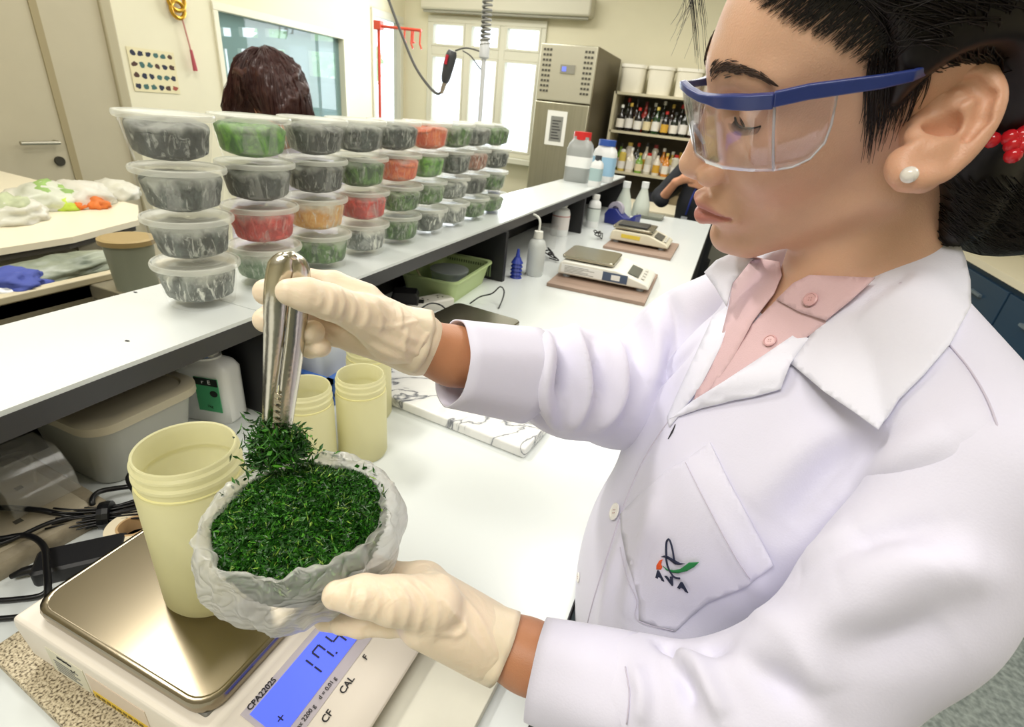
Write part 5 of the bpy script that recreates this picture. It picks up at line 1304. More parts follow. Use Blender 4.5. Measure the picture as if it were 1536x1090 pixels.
# ---- head + neck + upper chest, one continuous skin surface
lo = [-.10, .28, 1.20]; hi = [.24, .60, 1.60]
s = SDF(lo, hi, .0017)
hell = lambda c, r, k=.01, op='u', M=None: s.ell(H(*c), r, HM if M is None else HM @ M, k, op)
hcone = lambda a, b, ra, rb, k=.01, op='u': s.cone(H(*a), H(*b), ra, rb, k, op)
hell((-.004, 0, .040), (.088, .070, .086), .0)
hell((.034, 0, -.020), (.055, .054, .074), .025)
hell((.058, 0, .030), (.032, .046, .040), .02)
for sy in (-1, 1):
    hell((.056, sy*.036, -.020), (.026, .020, .024), .018)
    hcone((-.006, sy*.048, -.052), (.064, sy*.014, -.100), .016, .015, .022)
    hcone((.082, sy*.006, .033), (.066, sy*.040, .032), .010, .009, .012)
hell((.0785, 0, -.100), (.0135, .016, .015), .012)
hell((.074, 0, -.068), (.0225, .027, .022), .012)
for sy in (-1, 1):
    hell((.085, sy*.031, .015), (.0095, .017, .0100), .010, 's')
hcone((.0845, 0, .018), (.0995, 0, -.018), .0058, .0080, .012)
hcone((.0995, 0, -.018), (.1055, 0, -.031), .0080, .0105, .006)
for sy in (-1, 1): hell((.0945, sy*.0135, -.0365), (.0110, .0068, .0088), .0035)
hcone((.103, 0, -.040), (.094, 0, -.046), .0050, .0040, .004)
for sy in (-1, 1):
    hell((.0985, sy*.0062, -.0450), (.0055, .0030, .0030), .002, 's')
    hell((.068, sy*.0315, .0120), (.0140, .0145, .0132), .003)
    hcone((.0805, sy*.020, .0195), (.0755, sy*.045, .0195), .0010, .0008, .004, 's')
# lips
for sy in (-1, 1):
    hcone((.0990, sy*.004, -.0625), (.0795, sy*.0245, -.0690), .0056, .0026, .005)
    hcone((.0975, sy*.003, -.0770), (.0795, sy*.0235, -.0710), .0068, .0028, .005)
    hcone((.1050, 0, -.0700), (.0815, sy*.0265, -.0700), .0016, .0012, .0025, 's')
hcone((.0975, 0, -.048), (.1015, 0, -.057), .0018, .0020, .004, 's')
hcone((.094, -.008, -.089), (.094, .008, -.089), .003, .003, .008, 's')
# neck and chest
s.chain([H(-.018, 0, -.03), H(-.030, 0, -.085), W3(.118, .470, -.150)], [.050, .047, .062], .02)
s.cone(W3(.105, .462, -.135), W3(.080, .462, -.170), .045, .047, .02)
V, F_ = s.mesh(); V = smooth(V, F_, 2, .4)
# tones: lips, brows
L = (V-HT) @ HM
tone = np.tile(SK, (len(V), 1))
xl, yl, zl = L.T
lipd = ((zl+.0700)/np.interp(np.abs(yl), [0, .010, .025], [.0130, .0115, .002]))**2
lipc = np.clip(1.35-lipd*1.25, 0, 1)*(np.abs(yl) < .0255)*(xl > .078)
tone = tone*(1-lipc[:, None]*.85)+LIP*lipc[:, None]*.85
ch = np.exp(-(((xl-.055)/.022)**2+((np.abs(yl)-.045)/.02)**2+((zl+.03)/.022)**2)); tone = tone*(1-.35*ch[:, None])+np.array(srgb('CC8A72'))*.35*ch[:, None]
head_mesh = mesh_obj('head', V, F_, skinm, wom, tone); HV, HF = V, F_
head_bv = bvh(V, F_)
# ---- left ear
e = SDF([.02, .26, 1.33], [.20, .46, 1.53], .0010)
dt = PX(H(0, .069, 0))[0][2]
ear_d = lambda f: dt-.002-f
rim = [(1400, 150, .002), (1402, 126, .006), (1425, 112, .011), (1458, 108, .015), (1484, 118, .018), (1494, 145, .019), (1484, 180, .017), (1463, 212, .014), (1440, 238, .010), (1412, 262, .007)]
e.chain([D3(a, b, ear_d(c)) for a, b, c in catmull(rim, 3)], [.0046]*100, .002)
e.chain([D3(a, b, ear_d(c)) for a, b, c in catmull([(1400, 252, .004), (1385, 266, .005), (1366, 268, .005), (1352, 258, .003), (1350, 240, .001)], 2)], [.0062]*20, .004)
e.chain([D3(a, b, ear_d(c)) for a, b, c in [(1470, 140, .010), (1462, 172, .009), (1440, 200, .007), (1412, 226, .005), (1398, 238, .004)]], [.0036, .0040, .0042, .0045, .005], .006)
e.chain([D3(a, b, ear_d(c)) for a, b, c in [(1470, 142, .009), (1440, 134, .007), (1415, 142, .004)]], [.0034, .0028, .002], .006)
e.chain([D3(a, b, ear_d(c)) for a, b, c in [(1378, 188, .001), (1374, 204, .003), (1372, 214, .001)]], [.0045, .0052, .004], .004)
e.chain([D3(a, b, ear_d(c)) for a, b, c in [(1400, 160, -.001), (1408, 176, -.001), (1430, 178, .001)]], [.003, .003, .002], .005)
e.chain([D3(a, b, ear_d(c)) for a, b, c in [(1378, 222, .000), (1390, 236, .002), (1404, 232, .002)]], [.0035, .004, .004], .006)
# back plate of the auricle
for a, b, c, r in ((1440, 165, .004, .0042), (1462, 140, .008, .0036), (1425, 205, .001, .0042), (1435, 125, .004, .003), (1405, 190, -.006, .006), (1450, 190, .006, .0036), (1400, 250, .002, .005), (1370, 248, -.001, .006)):
    e.ell(D3(a, b, ear_d(c)), (.013, .0035 if r < .005 else r, .016), HM @ np.array(Matrix.Rotation(math.radians(18), 3, 'Z')), .006)
e.chain([D3(1400, 150, dt+.003), D3(1385, 200, dt+.004), D3(1368, 250, dt+.003)], [.008, .010, .006], .006)
e.ell(D3(1410, 192, ear_d(.008)), (.0095, .0055, .0105), HM, .003, 's')
e.chain([D3(a, b, ear_d(c)) for a, b, c in [(1425, 125, .013), (1460, 124, .018), (1481, 145, .020), (1473, 180, .018), (1452, 208, .014)]], [.0022, .0026, .0028, .0026, .002], .003, 's')
V, F_ = e.mesh(); V = smooth(V, F_, 2, .4)
mesh_obj('ear', V, F_, skinm, wom, np.tile(SK*np.array([1.03, .95, .92]), (len(V), 1)))
pearl = mat('pearl', 'F2ECE4', .15, coat=.6)
g = G().lathe([(.0044*math.sin(a), -.0044*math.cos(a)) for a in np.linspace(0, PI, 13)], 20); o = g.build('pearl_earring', pearl, wom, smooth='all'); o.location = Vector(D3(1364, 262, dt-.016))-wom.location
o['label'] = 'round white pearl stud earring'
# ---- eyes, brows, lashes
irism = mat('eye_dark', '2A1A14', .1); lashm = mat('lash', '1A1210', .6)
for sy in (-1, 1):
    g = G().lathe([(.0121*math.sin(a), -.0121*math.cos(a)) for a in np.linspace(0, PI, 17)], 24); o = g.build('eyeball', mat('eye_white', 'E8DED6', .2), wom, smooth='all'); o.location = Vector(H(.0680, sy*.0315, .0112))-wom.location
    g = G().lathe([(.0055*math.sin(a), -.0055*math.cos(a)*.35) for a in np.linspace(0, PI, 9)], 20); o2 = g.build('iris', irism, o, smooth='all'); o2.matrix_local = frame(Vector(HM @ np.array([.0112, 0, -.0045])), HM[:, 1], HM @ np.array([.9, 0, -.35]))
    P = [H(.0815, sy*.0180, .0065), H(.0826, sy*.025, .0052), H(.0818, sy*.032, .0045), H(.0785, sy*.039, .0055), H(.0725, sy*.0455, .0085)]
    g = G().tube([Vector(p) for p in catmull(P, 4)], .0008, 6)
    C_ = catmull(P, 8)
    for k, p in enumerate(C_):
        u = k/(len(C_)-1); out_ = HM @ np.array([.0045, sy*.0045*(u-.2), -.0030]); 
        g.tube([Vector(p), Vector(p+out_*.5+HM@np.array([0, 0, -.0012])), Vector(p+out_)], [.00022, .00018, .00006], 4)
    g.build('eyelashes', lashm, wom, smooth='all', world=True)
browm = mat('brow_hair', '3A281E', .7)
for sy in (-1, 1):
    g = G()
    for k in range(210):
        u = k/209; x = .0935-.022*u**1.3; y = sy*(.008+.045*u); z = .0345+.0085*math.sin(u*2.3)-.004*u+random.gauss(0, .0024*(1.15-u))
        p = Vector(H(x, y, z)); loc, nor, i_, d_ = head_bv.find_nearest(p); q = loc+nor*.0006
        dr = Vector(HM @ np.array([-.3*u, sy*(.5+.6*u), .55-.9*u])).normalized()*.0065; dr -= nor*dr.dot(nor)*.9
        g.tube([q, q+dr*.5+nor*.0005, q+dr], [.0003, .00028, .0001], 4)
    g.build('eyebrow', browm, wom, smooth='all', world=True)
# ---- safety glasses (worn: a thing of its own)
gl = thing('safety_glasses', 'clear safety glasses with dark blue frame worn by the woman', 'glasses', H(.09, 0, .02))
blu = mat('frame_blue', '2B3A7C', .28, spec=.6)
def hp(x, y, z):
    k = min(0, y-.010); return Vector(H(x+.25*k, y, z+.42*k))
lensm = bpy.data.materials.new('lens'); lensm.use_nodes = True; nt = lensm.node_tree; b = nt.nodes['Principled BSDF']
trn = nt.nodes.new('ShaderNodeBsdfTransparent'); trn.inputs[0].default_value = (.96, .95, .97, 1)
gls = nt.nodes.new('ShaderNodeBsdfGlossy'); gls.inputs['Roughness'].default_value = .03
lw = nt.nodes.new('ShaderNodeLayerWeight'); lw.inputs['Blend'].default_value = .5; mr = nt.nodes.new('ShaderNodeMapRange'); mr.inputs['To Min'].default_value = .07; mr.inputs['To Max'].default_value = .62
mr.inputs['From Min'].default_value = .25
ms = nt.nodes.new('ShaderNodeMixShader'); nt.links.new(lw.outputs['Facing'], mr.inputs['Value']); nt.links.new(mr.outputs['Result'], ms.inputs[0]); nt.links.new(trn.outputs[0], ms.inputs[1]); nt.links.new(gls.outputs[0], ms.inputs[2]); nt.links.new(ms.outputs[0], nt.nodes['Material Output'].inputs['Surface'])
GC = [(.113, 0), (.112, .012), (.110, .024), (.106, .036), (.098, .048), (.084, .0585), (.0715, .0640)]    # plan curve, left half
def plan(u):                                   # u -1..1
    a = abs(u)*(len(GC)-1); j = min(int(a), len(GC)-2); w = a-j
    x = GC[j][0]*(1-w)+GC[j+1][0]*w; y = GC[j][1]*(1-w)+GC[j+1][1]*w; return x, (y if u >= 0 else -y)
ZT = .0325
nu, nv = 49, 13; vs = []; fs = []
for i in range(nu):
    u = -1+2*i/(nu-1); x, y = plan(u); zb = -.0140+.018*max(0, 1-(abs(u)/.26)**2)**.8*1.0
    for k in range(nv):
        v = k/(nv-1); z = ZT+(zb-ZT)*v; q = 1-.035*v*v
        vs.append(hp(x*1.0-.004*v*v, y*q, z))
for i in range(nu-1):
    for k in range(nv-1): a = i*nv+k; fs.append((a, a+1, a+nv+1, a+nv))
G().add(vs, fs).build('front_lens', lensm, gl, smooth='all', world=True, solid=.0016)
for sy in (-1, 1):
    vs = []; fs = []; n1, n2 = 13, 9
    for i in range(n1):
        u = i/(n1-1); x = .0715-.030*u; y = sy*(.0640+.0060*u); zb = -.0138+.0025*u+.018*max(0, u-.55)**2*5
        for k in range(n2):
            v = k/(n2-1); z = ZT+.001*u+(zb-ZT)*v; vs.append(hp(x-.004*v*v*(1-u), y-sy*.002*v*v, z))
    for i in range(n1-1):
        for k in range(n2-1): a = i*n2+k; fs.append((a, a+1, a+n2+1, a+n2))
    G().add(vs, fs).build('side_shield', lensm, gl, smooth='all', world=True, solid=.0014)
    G().tube([hp(.0720, sy*.0642, ZT), hp(.0705, sy*.0638, .008), hp(.0680, sy*.0625, -.0138)], .0009, 6).build('lens_ridge', mat('ridge_clear', 'E4E4EC', .1, alpha=.7), gl, smooth='all', world=True)
    # bottom edge bead of the shield
    G().tube([hp(.0680, sy*.0625, -.0138), hp(.058, sy*.0655, -.0125), hp(.049, sy*.0675, -.008), hp(.0430, sy*.0690, .001), hp(.0415, sy*.070, .012), hp(.0415, sy*.0702, .031)], .0007, 6).build('shield_edge', mat('ridge_clear', 'E4E4EC'), gl, smooth='all', world=True)
P = []
for i in range(31):
    u = -1+2*i/30; x, y = plan(u); zb = -.0140+.018*max(0, 1-(abs(u)/.26)**2)**.8; P.append(hp(x-.004, y*.965, zb))
G().tube(P, .0008, 6).build('lower_edge', mat('ridge_clear', 'E4E4EC'), gl, smooth='all', world=True)
for sy in (-1, 1): G().tube([hp(.1085, sy*.0030, .004), hp(.1045, sy*.008, -.003), hp(.1000, sy*.012, -.012)], [.0012, .0016, .0012], 8).build('nose_pad', mat('ridge_clear', 'E4E4EC'), gl, smooth='all', world=True)
# brow bar: box section swept along the plan
def sweep(P, hts, th, m, name, zoff=0):
    vs = []; fs = []; n = len(P); Z = Vector(HM[:, 2])
    for i, p in enumerate(P):
        t_ = (P[min(i+1, n-1)]-P[max(i-1, 0)]).normalized(); s_ = t_.cross(Z).normalized()
        for a, b_ in ((-1, -1), (1, -1), (1, 1), (-1, 1)): vs.append(p+s_*th*a+Z*(hts[i]*b_))
    for i in range(n-1):
        for k in range(4): a, b_ = i*4+k, i*4+(k+1) % 4; fs.append((a, b_, b_+4, a+4))
    fs += [(3, 2, 1, 0), tuple((n-1)*4+k for k in range(4))]
    return G().add(vs, fs).build(name, m, gl, world=True, bevel=.0009)
U = np.linspace(-1, 1, 25)
P = [hp(plan(u)[0]+.001, plan(u)[1]*1.01, ZT-.0015) for u in U]
sweep(P, [.0026+.0017*min(1, max(0, (abs(u)-.55)*6)) for u in U], .0022, blu, 'brow_bar')
for sy in (-1, 1):
    pts = [(.0730, .0652, ZT-.0005), (.056, .0690, ZT+.0010), (.040, .0740, ZT+.0015), (.024, .0790, ZT+.002), (.010, .0800, ZT+.002), (.0, .0740, ZT+.001), (-.010, .066, ZT-.001)]
    sweep([hp(x, sy*y, z) for x, y, z in pts], [.0044, .0043, .0040, .0036, .0030, .0026, .002], .0014, blu, 'temple_arm')
# ---- hair
hairm = bpy.data.materials.new('hair'); hairm.use_nodes = True; nt = hairm.node_tree; b = nt.nodes['Principled BSDF']
b.inputs['Base Color'].default_value = (*srgb('17100E'), 1); b.inputs['Roughness'].default_value = .42; b.inputs['Specular IOR Level'].default_value = .35
h_ = SDF([-.10, .22, 1.22], [.34, .64, 1.66], .0028)
h_.ell(H(-.008, 0, .046), (.094, .080, .094), HM, 0)
h_.ell(H(-.040, 0, .010), (.072, .076, .078), HM, .02)
h_.chain([H(-.075, .0, -.01), H(-.118, .010, -.055)], [.050, .040], .03)
h_.ell(H(-.062, .022, -.072), (.034, .046, .052), HM, .02); h_.ell(H(-.062, -.022, -.072), (.034, .046, .052), HM, .02)
h_.ell(H(-.135, .012, -.092), (.050, .050, .046), HM, .02)
h_.ell(H(-.112, .022, -.110), (.040, .035, .030), HM, .015)
# cut away the face and the ear zone
FM = np.array(Matrix.Rotation(math.radians(-32), 3, 'Y'))
h_.ell(H(.098, 0, -.030), (.072, .20, .125), HM @ FM, .006, 's')
h_.ell(H(-.022, .092, -.014), (.044, .040, .058), HM, .006, 's'); h_.ell(H(-.022, -.092, -.014), (.044, .040, .058), HM, .006, 's')
h_.ell(H(.030, 0, -.085), (.085, .12, .078), HM, .01, 's')
h_.ell(H(.026, .080, -.022), (.030, .040, .042), HM, .004, 's')
V, F_ = h_.mesh(); V = smooth(V, F_, 2)
mesh_obj('hair', V, F_, hairm, wom); hair_bv = bvh(V, F_)
# strands combed back over the cap to the bun
def strands(name, n, seed, m, f):
    rnd = random.Random(seed); g = G()
    for i in range(n):
        r = f(rnd, i)
        if r: g.tube(r[0], r[1], 3, cap=False)
    o = g.build(name, m, wom, smooth='all', world=True); o['kind'] = 'stuff'; return o
bunP = H(-.105, .0, -.045)
def comb(rnd, i):
    # start on hairline or crown, left side mostly
    th = rnd.uniform(-.35, 1.0); 
    x0 = rnd.uniform(.02, .088); z0 = np.interp(x0, [.02, .04, .06, .075, .088], [.048, .058, .070, .082, .090])+rnd.uniform(-.006, .03)
    y0 = .085*rnd.uniform(-.3, 1)
    a = H(x0, y0, z0); P = []
    mid = H(-.03+rnd.gauss(0, .01), .085*(y0/.085)*.9, .06+rnd.gauss(0, .02))
    for k in range(13):
        u = k/12; p = (1-u)**2*a+2*u*(1-u)*mid+u*u*(bunP+np.array([rnd.gauss(0, .002), 0, 0]))
        loc, nor, _, d_ = hair_bv.find_nearest(Vector(p))
        if loc is None: return None
        P.append(loc+nor*(.0012+.0008*math.sin(k*1.3+i)))
    return P, [.0001]+[.00042]*11+[.0002]
strands('combed_strands', 620, 3, hairm, comb)
def side(rnd, i):
    # temple strands sweeping down in front of the ear
    u0 = rnd.random(); x = 1292+95*u0**1.2+rnd.gauss(0, 3); y0 = 70+rnd.uniform(-20, 20)+30*(1-u0)
    L_ = rnd.uniform(70, 150)*(1-.35*u0); P = []
    for k in range(8):
        u = k/7; px = x+(-8+14*math.sin(u*2.2+u0))*u+(1-u)*14; py = y0+L_*u; d = hit(head_bv, px, py)
        if d is None or (px > 1368 and py > 165): 
            if len(P) < 3: return None
            break
        P.append(Wd(px, py, d-.0012-.001*rnd.random()))
    return (P, list(np.linspace(.00045, .00012, len(P)))) if len(P) > 2 else None
strands('sideburn_strands', 230, 5, hairm, side)
def front(rnd, i):
    # soft hairline along the forehead
    x = rnd.uniform(1105, 1315); yb = np.interp(x, [1105, 1153, 1211, 1265, 1315], [-22, 14, 42, 72, 110])+rnd.gauss(0, 6); P = []
    for k in range(7):
        u = k/6; px = x+60*u+rnd.uniform(-1, 1); py = yb-(62+18*math.sin(x))*u**1.1; d = hit(head_bv, px, py)
        if d is None: break
        hd = hit(hair_bv, px, py); P.append(Wd(px, py, min(d, hd or d)-.0008))
    return (P, list(np.linspace(.0001, .0005, len(P)))) if len(P) > 2 else None
strands('hairline_strands', 420, 8, hairm, front)
def fringe(rnd, i):
    x = rnd.uniform(1026, 1050); y0 = -40; L_ = rnd.uniform(60, 150); dd = PX(H(.088, -.02, .06))[0][2]+rnd.uniform(-.005, .01); P = []
    for k in range(8):
        u = k/7; P.append(Wd(x+rnd.uniform(-.5, .5)+(12*u*u if i % 3 else -22*u*u)+4*math.sin(u*3), y0+L_*u, dd))
    return P, list(np.linspace(.00022, .00007, 8))
strands('front_wisps', 40, 9, hairm, fringe)
def nape(rnd, i):
    a = rnd.uniform(0, 1); x = 1400+rnd.uniform(0, 130); y = 250+rnd.uniform(0, 110); P = []
    for k in range(9):
        u = k/8; px = x+(55+40*a)*u; py = y+30*math.sin(u*2+a)+18*u; d = hit(hair_bv, px, py)
        if d is None: break
        P.append(Wd(px, py, d-.002))
    return (P, list(np.linspace(.00045, .0002, len(P)))) if len(P) > 2 else None
strands('bun_strands', 240, 12, hairm, nape)
# red flower hair tie
t = thing('hair_tie', 'red beaded hair tie holding the bun', 'hair tie', Wd(1522, 200, .30))
dh = hit(hair_bv, 1520, 205) or .34
t.location = Wd(1522, 200, dh-.004)
for k in range(11):
    o = G().lathe([(.0045*math.sin(a), -.0045*math.cos(a)) for a in np.linspace(0, PI, 7)], 10).build('bead', mat('bead_red', 'C4202A', .15), t, smooth='all')
    o.location = Vector((random.gauss(0, .006), random.gauss(0, .003), random.gauss(0, .006)))
# ------------------------------------------------------------------ coat body
coatm = mat('coat_cloth', 'E0DEF1', .72, sheen=.2, bump=.06, bscale=700, var=.02, vscale=6)
Fv = np.array([-.95, -.31, 0]); Lv = np.array([.31, -.95, 0])
BM = np.stack([Fv, Lv, [0, 0, 1]], 1)
s = SDF([-.13, .18, .42], [.30, .80, 1.36], .0042)
BC_ = lambda f, l, z: np.array([.088, .478, 0])+Fv*f+Lv*l+np.array([0, 0, z+CZ])
s.ell(BC_(-.01, 0, -.27), (.105, .160, .150), BM, 0)
s.ell(BC_(.030, 0, -.47), (.112, .155, .20), BM, .04)
s.ell(BC_(-.01, 0, -.70), (.125, .185, .28), BM, .05)
s.ell(BC_(.040, .065, -.30), (.062, .064, .070), BM, .05)
s.ell(BC_(.040, -.065, -.30), (.062, .064, .070), BM, .05)
s.cone(BC_(-.03, .05, -.115), BC_(-.038, .156, -.159), .045, .050, .03)
s.cone(BC_(-.02, -.05, -.125), BC_(-.02, -.150, -.165), .045, .050, .03)
s.cone(BC_(-.02, 0, -.14), BC_(-.02, 0, -.2), .065, .09, .03)
V, F_ = s.mesh(); V = smooth(V, F_, 3); SV, SF = V, F_
s.cone(D3(1190, 405, .47), D3(1105, 530, .455), .036, .018, .004, 's'); s.ell(W3(.102, .470, -.105), (.062, .064, .050), None, .006, 's')
V, F_ = s.mesh(); V = smooth(V, F_, 3)
V = folds(V, F_, [([(1150, 900), (1080, 780), (1040, 700)], .010, .003), ([(940, 930), (960, 840), (990, 740)], .012, .004), ([(900, 950), (915, 880), (935, 800)], .008, .003),
                  ([(1180, 790), (1260, 700), (1330, 650)], .012, -.004), ([(1120, 760), (1200, 680), (1270, 640)], .014, .004), ([(1250, 760), (1350, 690), (1430, 650)], .012, .004),
                  ([(980, 560), (1020, 500), (1060, 440)], .008, .003), ([(960, 600), (1000, 560), (1040, 520)], .008, -.003)], amp=1.9)
coat = mesh_obj('lab_coat', V, F_, coatm, wom); CV, CF = V, F_
coat_bv = bvh(V, F_)
# ---- left sleeve (near the camera)
s = SDF([-.12, .10, .96], [.27, .42, 1.36], .0034)
Ls = [BC_(-.040, .168, -.163), D3(1352, 890, .303), D3(1145, 1098, .330)]
s.chain(Ls, [.050, .042, .049], .03)
s.cone(D3(1150, 1100, .330), D3(960, 1050, .372), .050, .040, .03)
s.cone(D3(960, 1050, .372), D3(890, 1026, .384), .038, .036, .02)
V, F_ = s.mesh(); V = smooth(V, F_, 3)
sbv = bvh(V, F_)
V = folds(V, F_, [([(1040, 930), (1150, 880), (1290, 800)], .014, .004), ([(1060, 1000), (1180, 960), (1300, 900), (1400, 830)], .016, .006), ([(1040, 975), (1120, 985), (1200, 1050)], .008, -.007),
                  ([(1010, 985), (1060, 1010), (1090, 1080)], .007, .007), ([(990, 960), (1020, 985), (1035, 1060)], .006, -.007), ([(1180, 870), (1290, 820), (1420, 790)], .008, -.004),
                  ([(1270, 880), (1380, 850), (1480, 860)], .012, .005), ([(1230, 940), (1330, 960), (1420, 930)], .013, -.005), ([(950, 1000), (965, 1040), (960, 1085)], .006, .004),
                  ([(1130, 920), (1200, 960), (1240, 1040)], .010, .005)], sbv, amp=1.9)
mesh_obj('left_sleeve', V, F_, coatm, wom); lsl_bv = bvh(V, F_)
def cuff(name, a, b, ra, rb, m, parent, n=48, wave=.002, thick=.0016, flat=1.0, axis=None):
    a, b = Vector(a), Vector(b); t_ = (b-a).normalized(); u_ = Vector(axis).cross(t_).normalized() if axis is not None else t_.orthogonal().normalized(); w_ = t_.cross(u_)
    vs = []; fs = []; NR = 8
    for i in range(NR):
        f = i/(NR-1); p = a.lerp(b, f); r = ra+(rb-ra)*f
        for k in range(n):
            q = 2*PI*k/n; rr = r*(1+wave/r*math.sin(q*3+f*2)*.8+wave/r*.5*math.sin(q*7+1)); vs.append(p+u_*rr*math.cos(q)*flat+w_*rr*math.sin(q))
    for i in range(NR-1):
        for k in range(n): x, y = i*n+k, i*n+(k+1) % n; fs.append((x, y, y+n, x+n))
    g = G(); g.add(vs, fs); return g.build(name, m, parent, smooth='all', world=True, solid=thick)
cuff('left_cuff', D3(806, 1000, .392), D3(945, 1045, .374), .0335, .0405, coatm, wom, wave=.0012)
# ---- right sleeve
s = SDF([-.24, .30, 1.02], [.14, .74, 1.36], .0034)
s.chain([D3(1115, 470, .600), D3(1040, 520, .600), D3(930, 590, .575)], [.062, .064, .058], .03)
s.chain([D3(930, 590, .575), D3(860, 575, .525), D3(800, 559, .486)], [.052, .050, .042], .03)
V, F_ = s.mesh(); V = smooth(V, F_, 3); sbv = bvh(V, F_)
V = folds(V, F_, [([(790, 485), (795, 520), (785, 560)], .008, .005), ([(812, 480), (822, 530), (815, 590), (835, 640)], .007, .008), ([(832, 480), (845, 540), (840, 600)], .006, -.008), ([(858, 478), (868, 530), (875, 590), (860, 640)], .007, .008),
                  ([(885, 470), (895, 530), (900, 600)], .007, -.008), ([(905, 465), (925, 520), (925, 590), (900, 640)], .008, .007), ([(935, 455), (950, 500), (955, 570), (940, 630)], .009, -.007), ([(965, 440), (985, 500), (975, 580)], .010, .006),
                  ([(1000, 440), (1015, 500), (1000, 560)], .008, -.005), ([(775, 600), (800, 620), (830, 648)], .006, -.004)], sbv, amp=1.9)
mesh_obj('right_sleeve', V, F_, coatm, wom)
cuff('right_cuff', D3(678, 545, .444), D3(790, 560, .480), .0370, .0440, coatm, wom, wave=.0012)
# ---- forearms (skin) joined to gloves' wrists
def skin_arm(P, R_, lo, hi):
    s = SDF(lo, hi, .0024); s.chain(P, R_, .008); V, F_ = s.mesh(); V = smooth(V, F_, 2)
    return mesh_obj('forearm', V, F_, skinm, wom, np.tile(np.array(srgb('BF8460')), (len(V), 1)))
P = [D3(615, 512, .420), D3(680, 534, .442), D3(760, 548, .470)]; A = np.array(P)
skin_arm(P, [.0220, .0250, .028], A.min(0)-.04, A.max(0)+.04)
P = [D3(720, 950, .398), D3(790, 982, .396), D3(900, 1030, .380)]; A = np.array(P)
skin_arm(P, [.0220, .0250, .028], A.min(0)-.04, A.max(0)+.04)
# ------------------------------------------------------------------ gloved hands
glovem = bpy.data.materials.new('latex'); glovem.use_nodes = True; nt = glovem.node_tree; b = nt.nodes['Principled BSDF']
b.inputs['Base Color'].default_value = (*srgb('F1DEC4'), 1); b.inputs['Roughness'].default_value = .42
b.inputs['Subsurface Weight'].default_value = .15; b.inputs['Subsurface Radius'].default_value = (1, .5, .3); b.inputs['Subsurface Scale'].default_value = .003
tc = nt.nodes.new('ShaderNodeTexCoord'); n1 = nt.nodes.new('ShaderNodeTexNoise'); n1.inputs['Scale'].default_value = 55; n1.inputs['Detail'].default_value = 3; n1.inputs['Distortion'].default_value = 2
bp = nt.nodes.new('ShaderNodeBump'); bp.inputs['Strength'].default_value = .35; bp.inputs['Distance'].default_value = .002
nt.links.new(tc.outputs['Object'], n1.inputs['Vector']); nt.links.new(n1.outputs['Fac'], bp.inputs['Height']); nt.links.new(bp.outputs['Normal'], b.inputs['Normal'])
def hand(name, prims, wr, k=.006, h=.0013):
    P = np.array([p for c, r, kk in prims for p in c]); s = SDF(P.min(0)-.032, P.max(0)+.032, h)
    for c, r, kk in prims: s.chain(c, r, kk)
    V, F_ = s.mesh(); V = smooth(V, F_, 2, .4)
    bv = bvh(V, F_); V = folds(V, F_, wr, bv)
    return mesh_obj(name, V, F_, glovem, wom)
d3 = lambda *q: [D3(*p) for p in q]
rh = [
 (d3((624, 513, .424), (560, 475, .398)), [.0235, .0185], .008),
 (d3((624, 513, .424), (590, 505, .405), (545, 472, .378)), [.0235, .019, .0150], .008),
 (d3((624, 515, .426), (535, 462, .400)), [.022, .0150], .008),
 (d3((624, 517, .428), (525, 490, .422)), [.022, .0145], .008),
 (d3((626, 519, .430), (530, 508, .428)), [.021, .0120], .008),
 (d3((545, 472, .378), (492, 452, .356), (460, 442, .346), (434, 438, .340)), [.0150, .0120, .0110, .0090], .005),
 (d3((545, 452, .396), (500, 428, .392), (462, 424, .386), (422, 432, .374), (400, 438, .362)), [.0150, .0110, .0104, .0098, .0094], .003),
 (d3((535, 470, .404), (480, 452, .410), (440, 462, .404), (410, 474, .384), (399, 480, .370)), [.0140, .0104, .0100, .0096, .0092], .003),
 (d3((525, 490, .422), (478, 478, .422), (448, 490, .412), (456, 500, .394), (470, 497, .382)), [.0125, .0095, .0090, .0088, .0084], .002),
 (d3((528, 506, .428), (490, 502, .426), (462, 512, .414), (466, 522, .400), (482, 521, .388)), [.0110, .0088, .0082, .0078, .0074], .002),
]
rw = [([(495, 428), (500, 450), (492, 474)], .0022, .0012), ([(508, 430), (515, 455), (508, 480)], .0022, .0013), ([(522, 436), (532, 460), (526, 486)], .0022, .0013), ([(540, 442), (552, 468), (545, 492)], .0024, .0013),
      ([(478, 436), (482, 450), (474, 462)], .0020, .0010), ([(556, 450), (572, 475), (568, 500)], .0024, .0013), ([(570, 470), (600, 500), (640, 515)], .003, .0014), ([(560, 500), (600, 520), (640, 535)], .003, .0014),
      ([(535, 500), (570, 525), (620, 545)], .0028, .0014), ([(600, 462), (602, 480), (598, 495)], .002, .0010), ([(612, 492), (606, 515), (607, 540)], .0022, .0014), ([(650, 492), (635, 510), (625, 530)], .002, .0012), ([(630, 480), (590, 490), (560, 488)], .002, .0010)]
hand('right_glove', rh, rw)
cuff('glove_cuff', D3(630, 514, .4250), D3(585, 498, .412), .0265, .0230, glovem, wom, wave=.0014, thick=.0007)
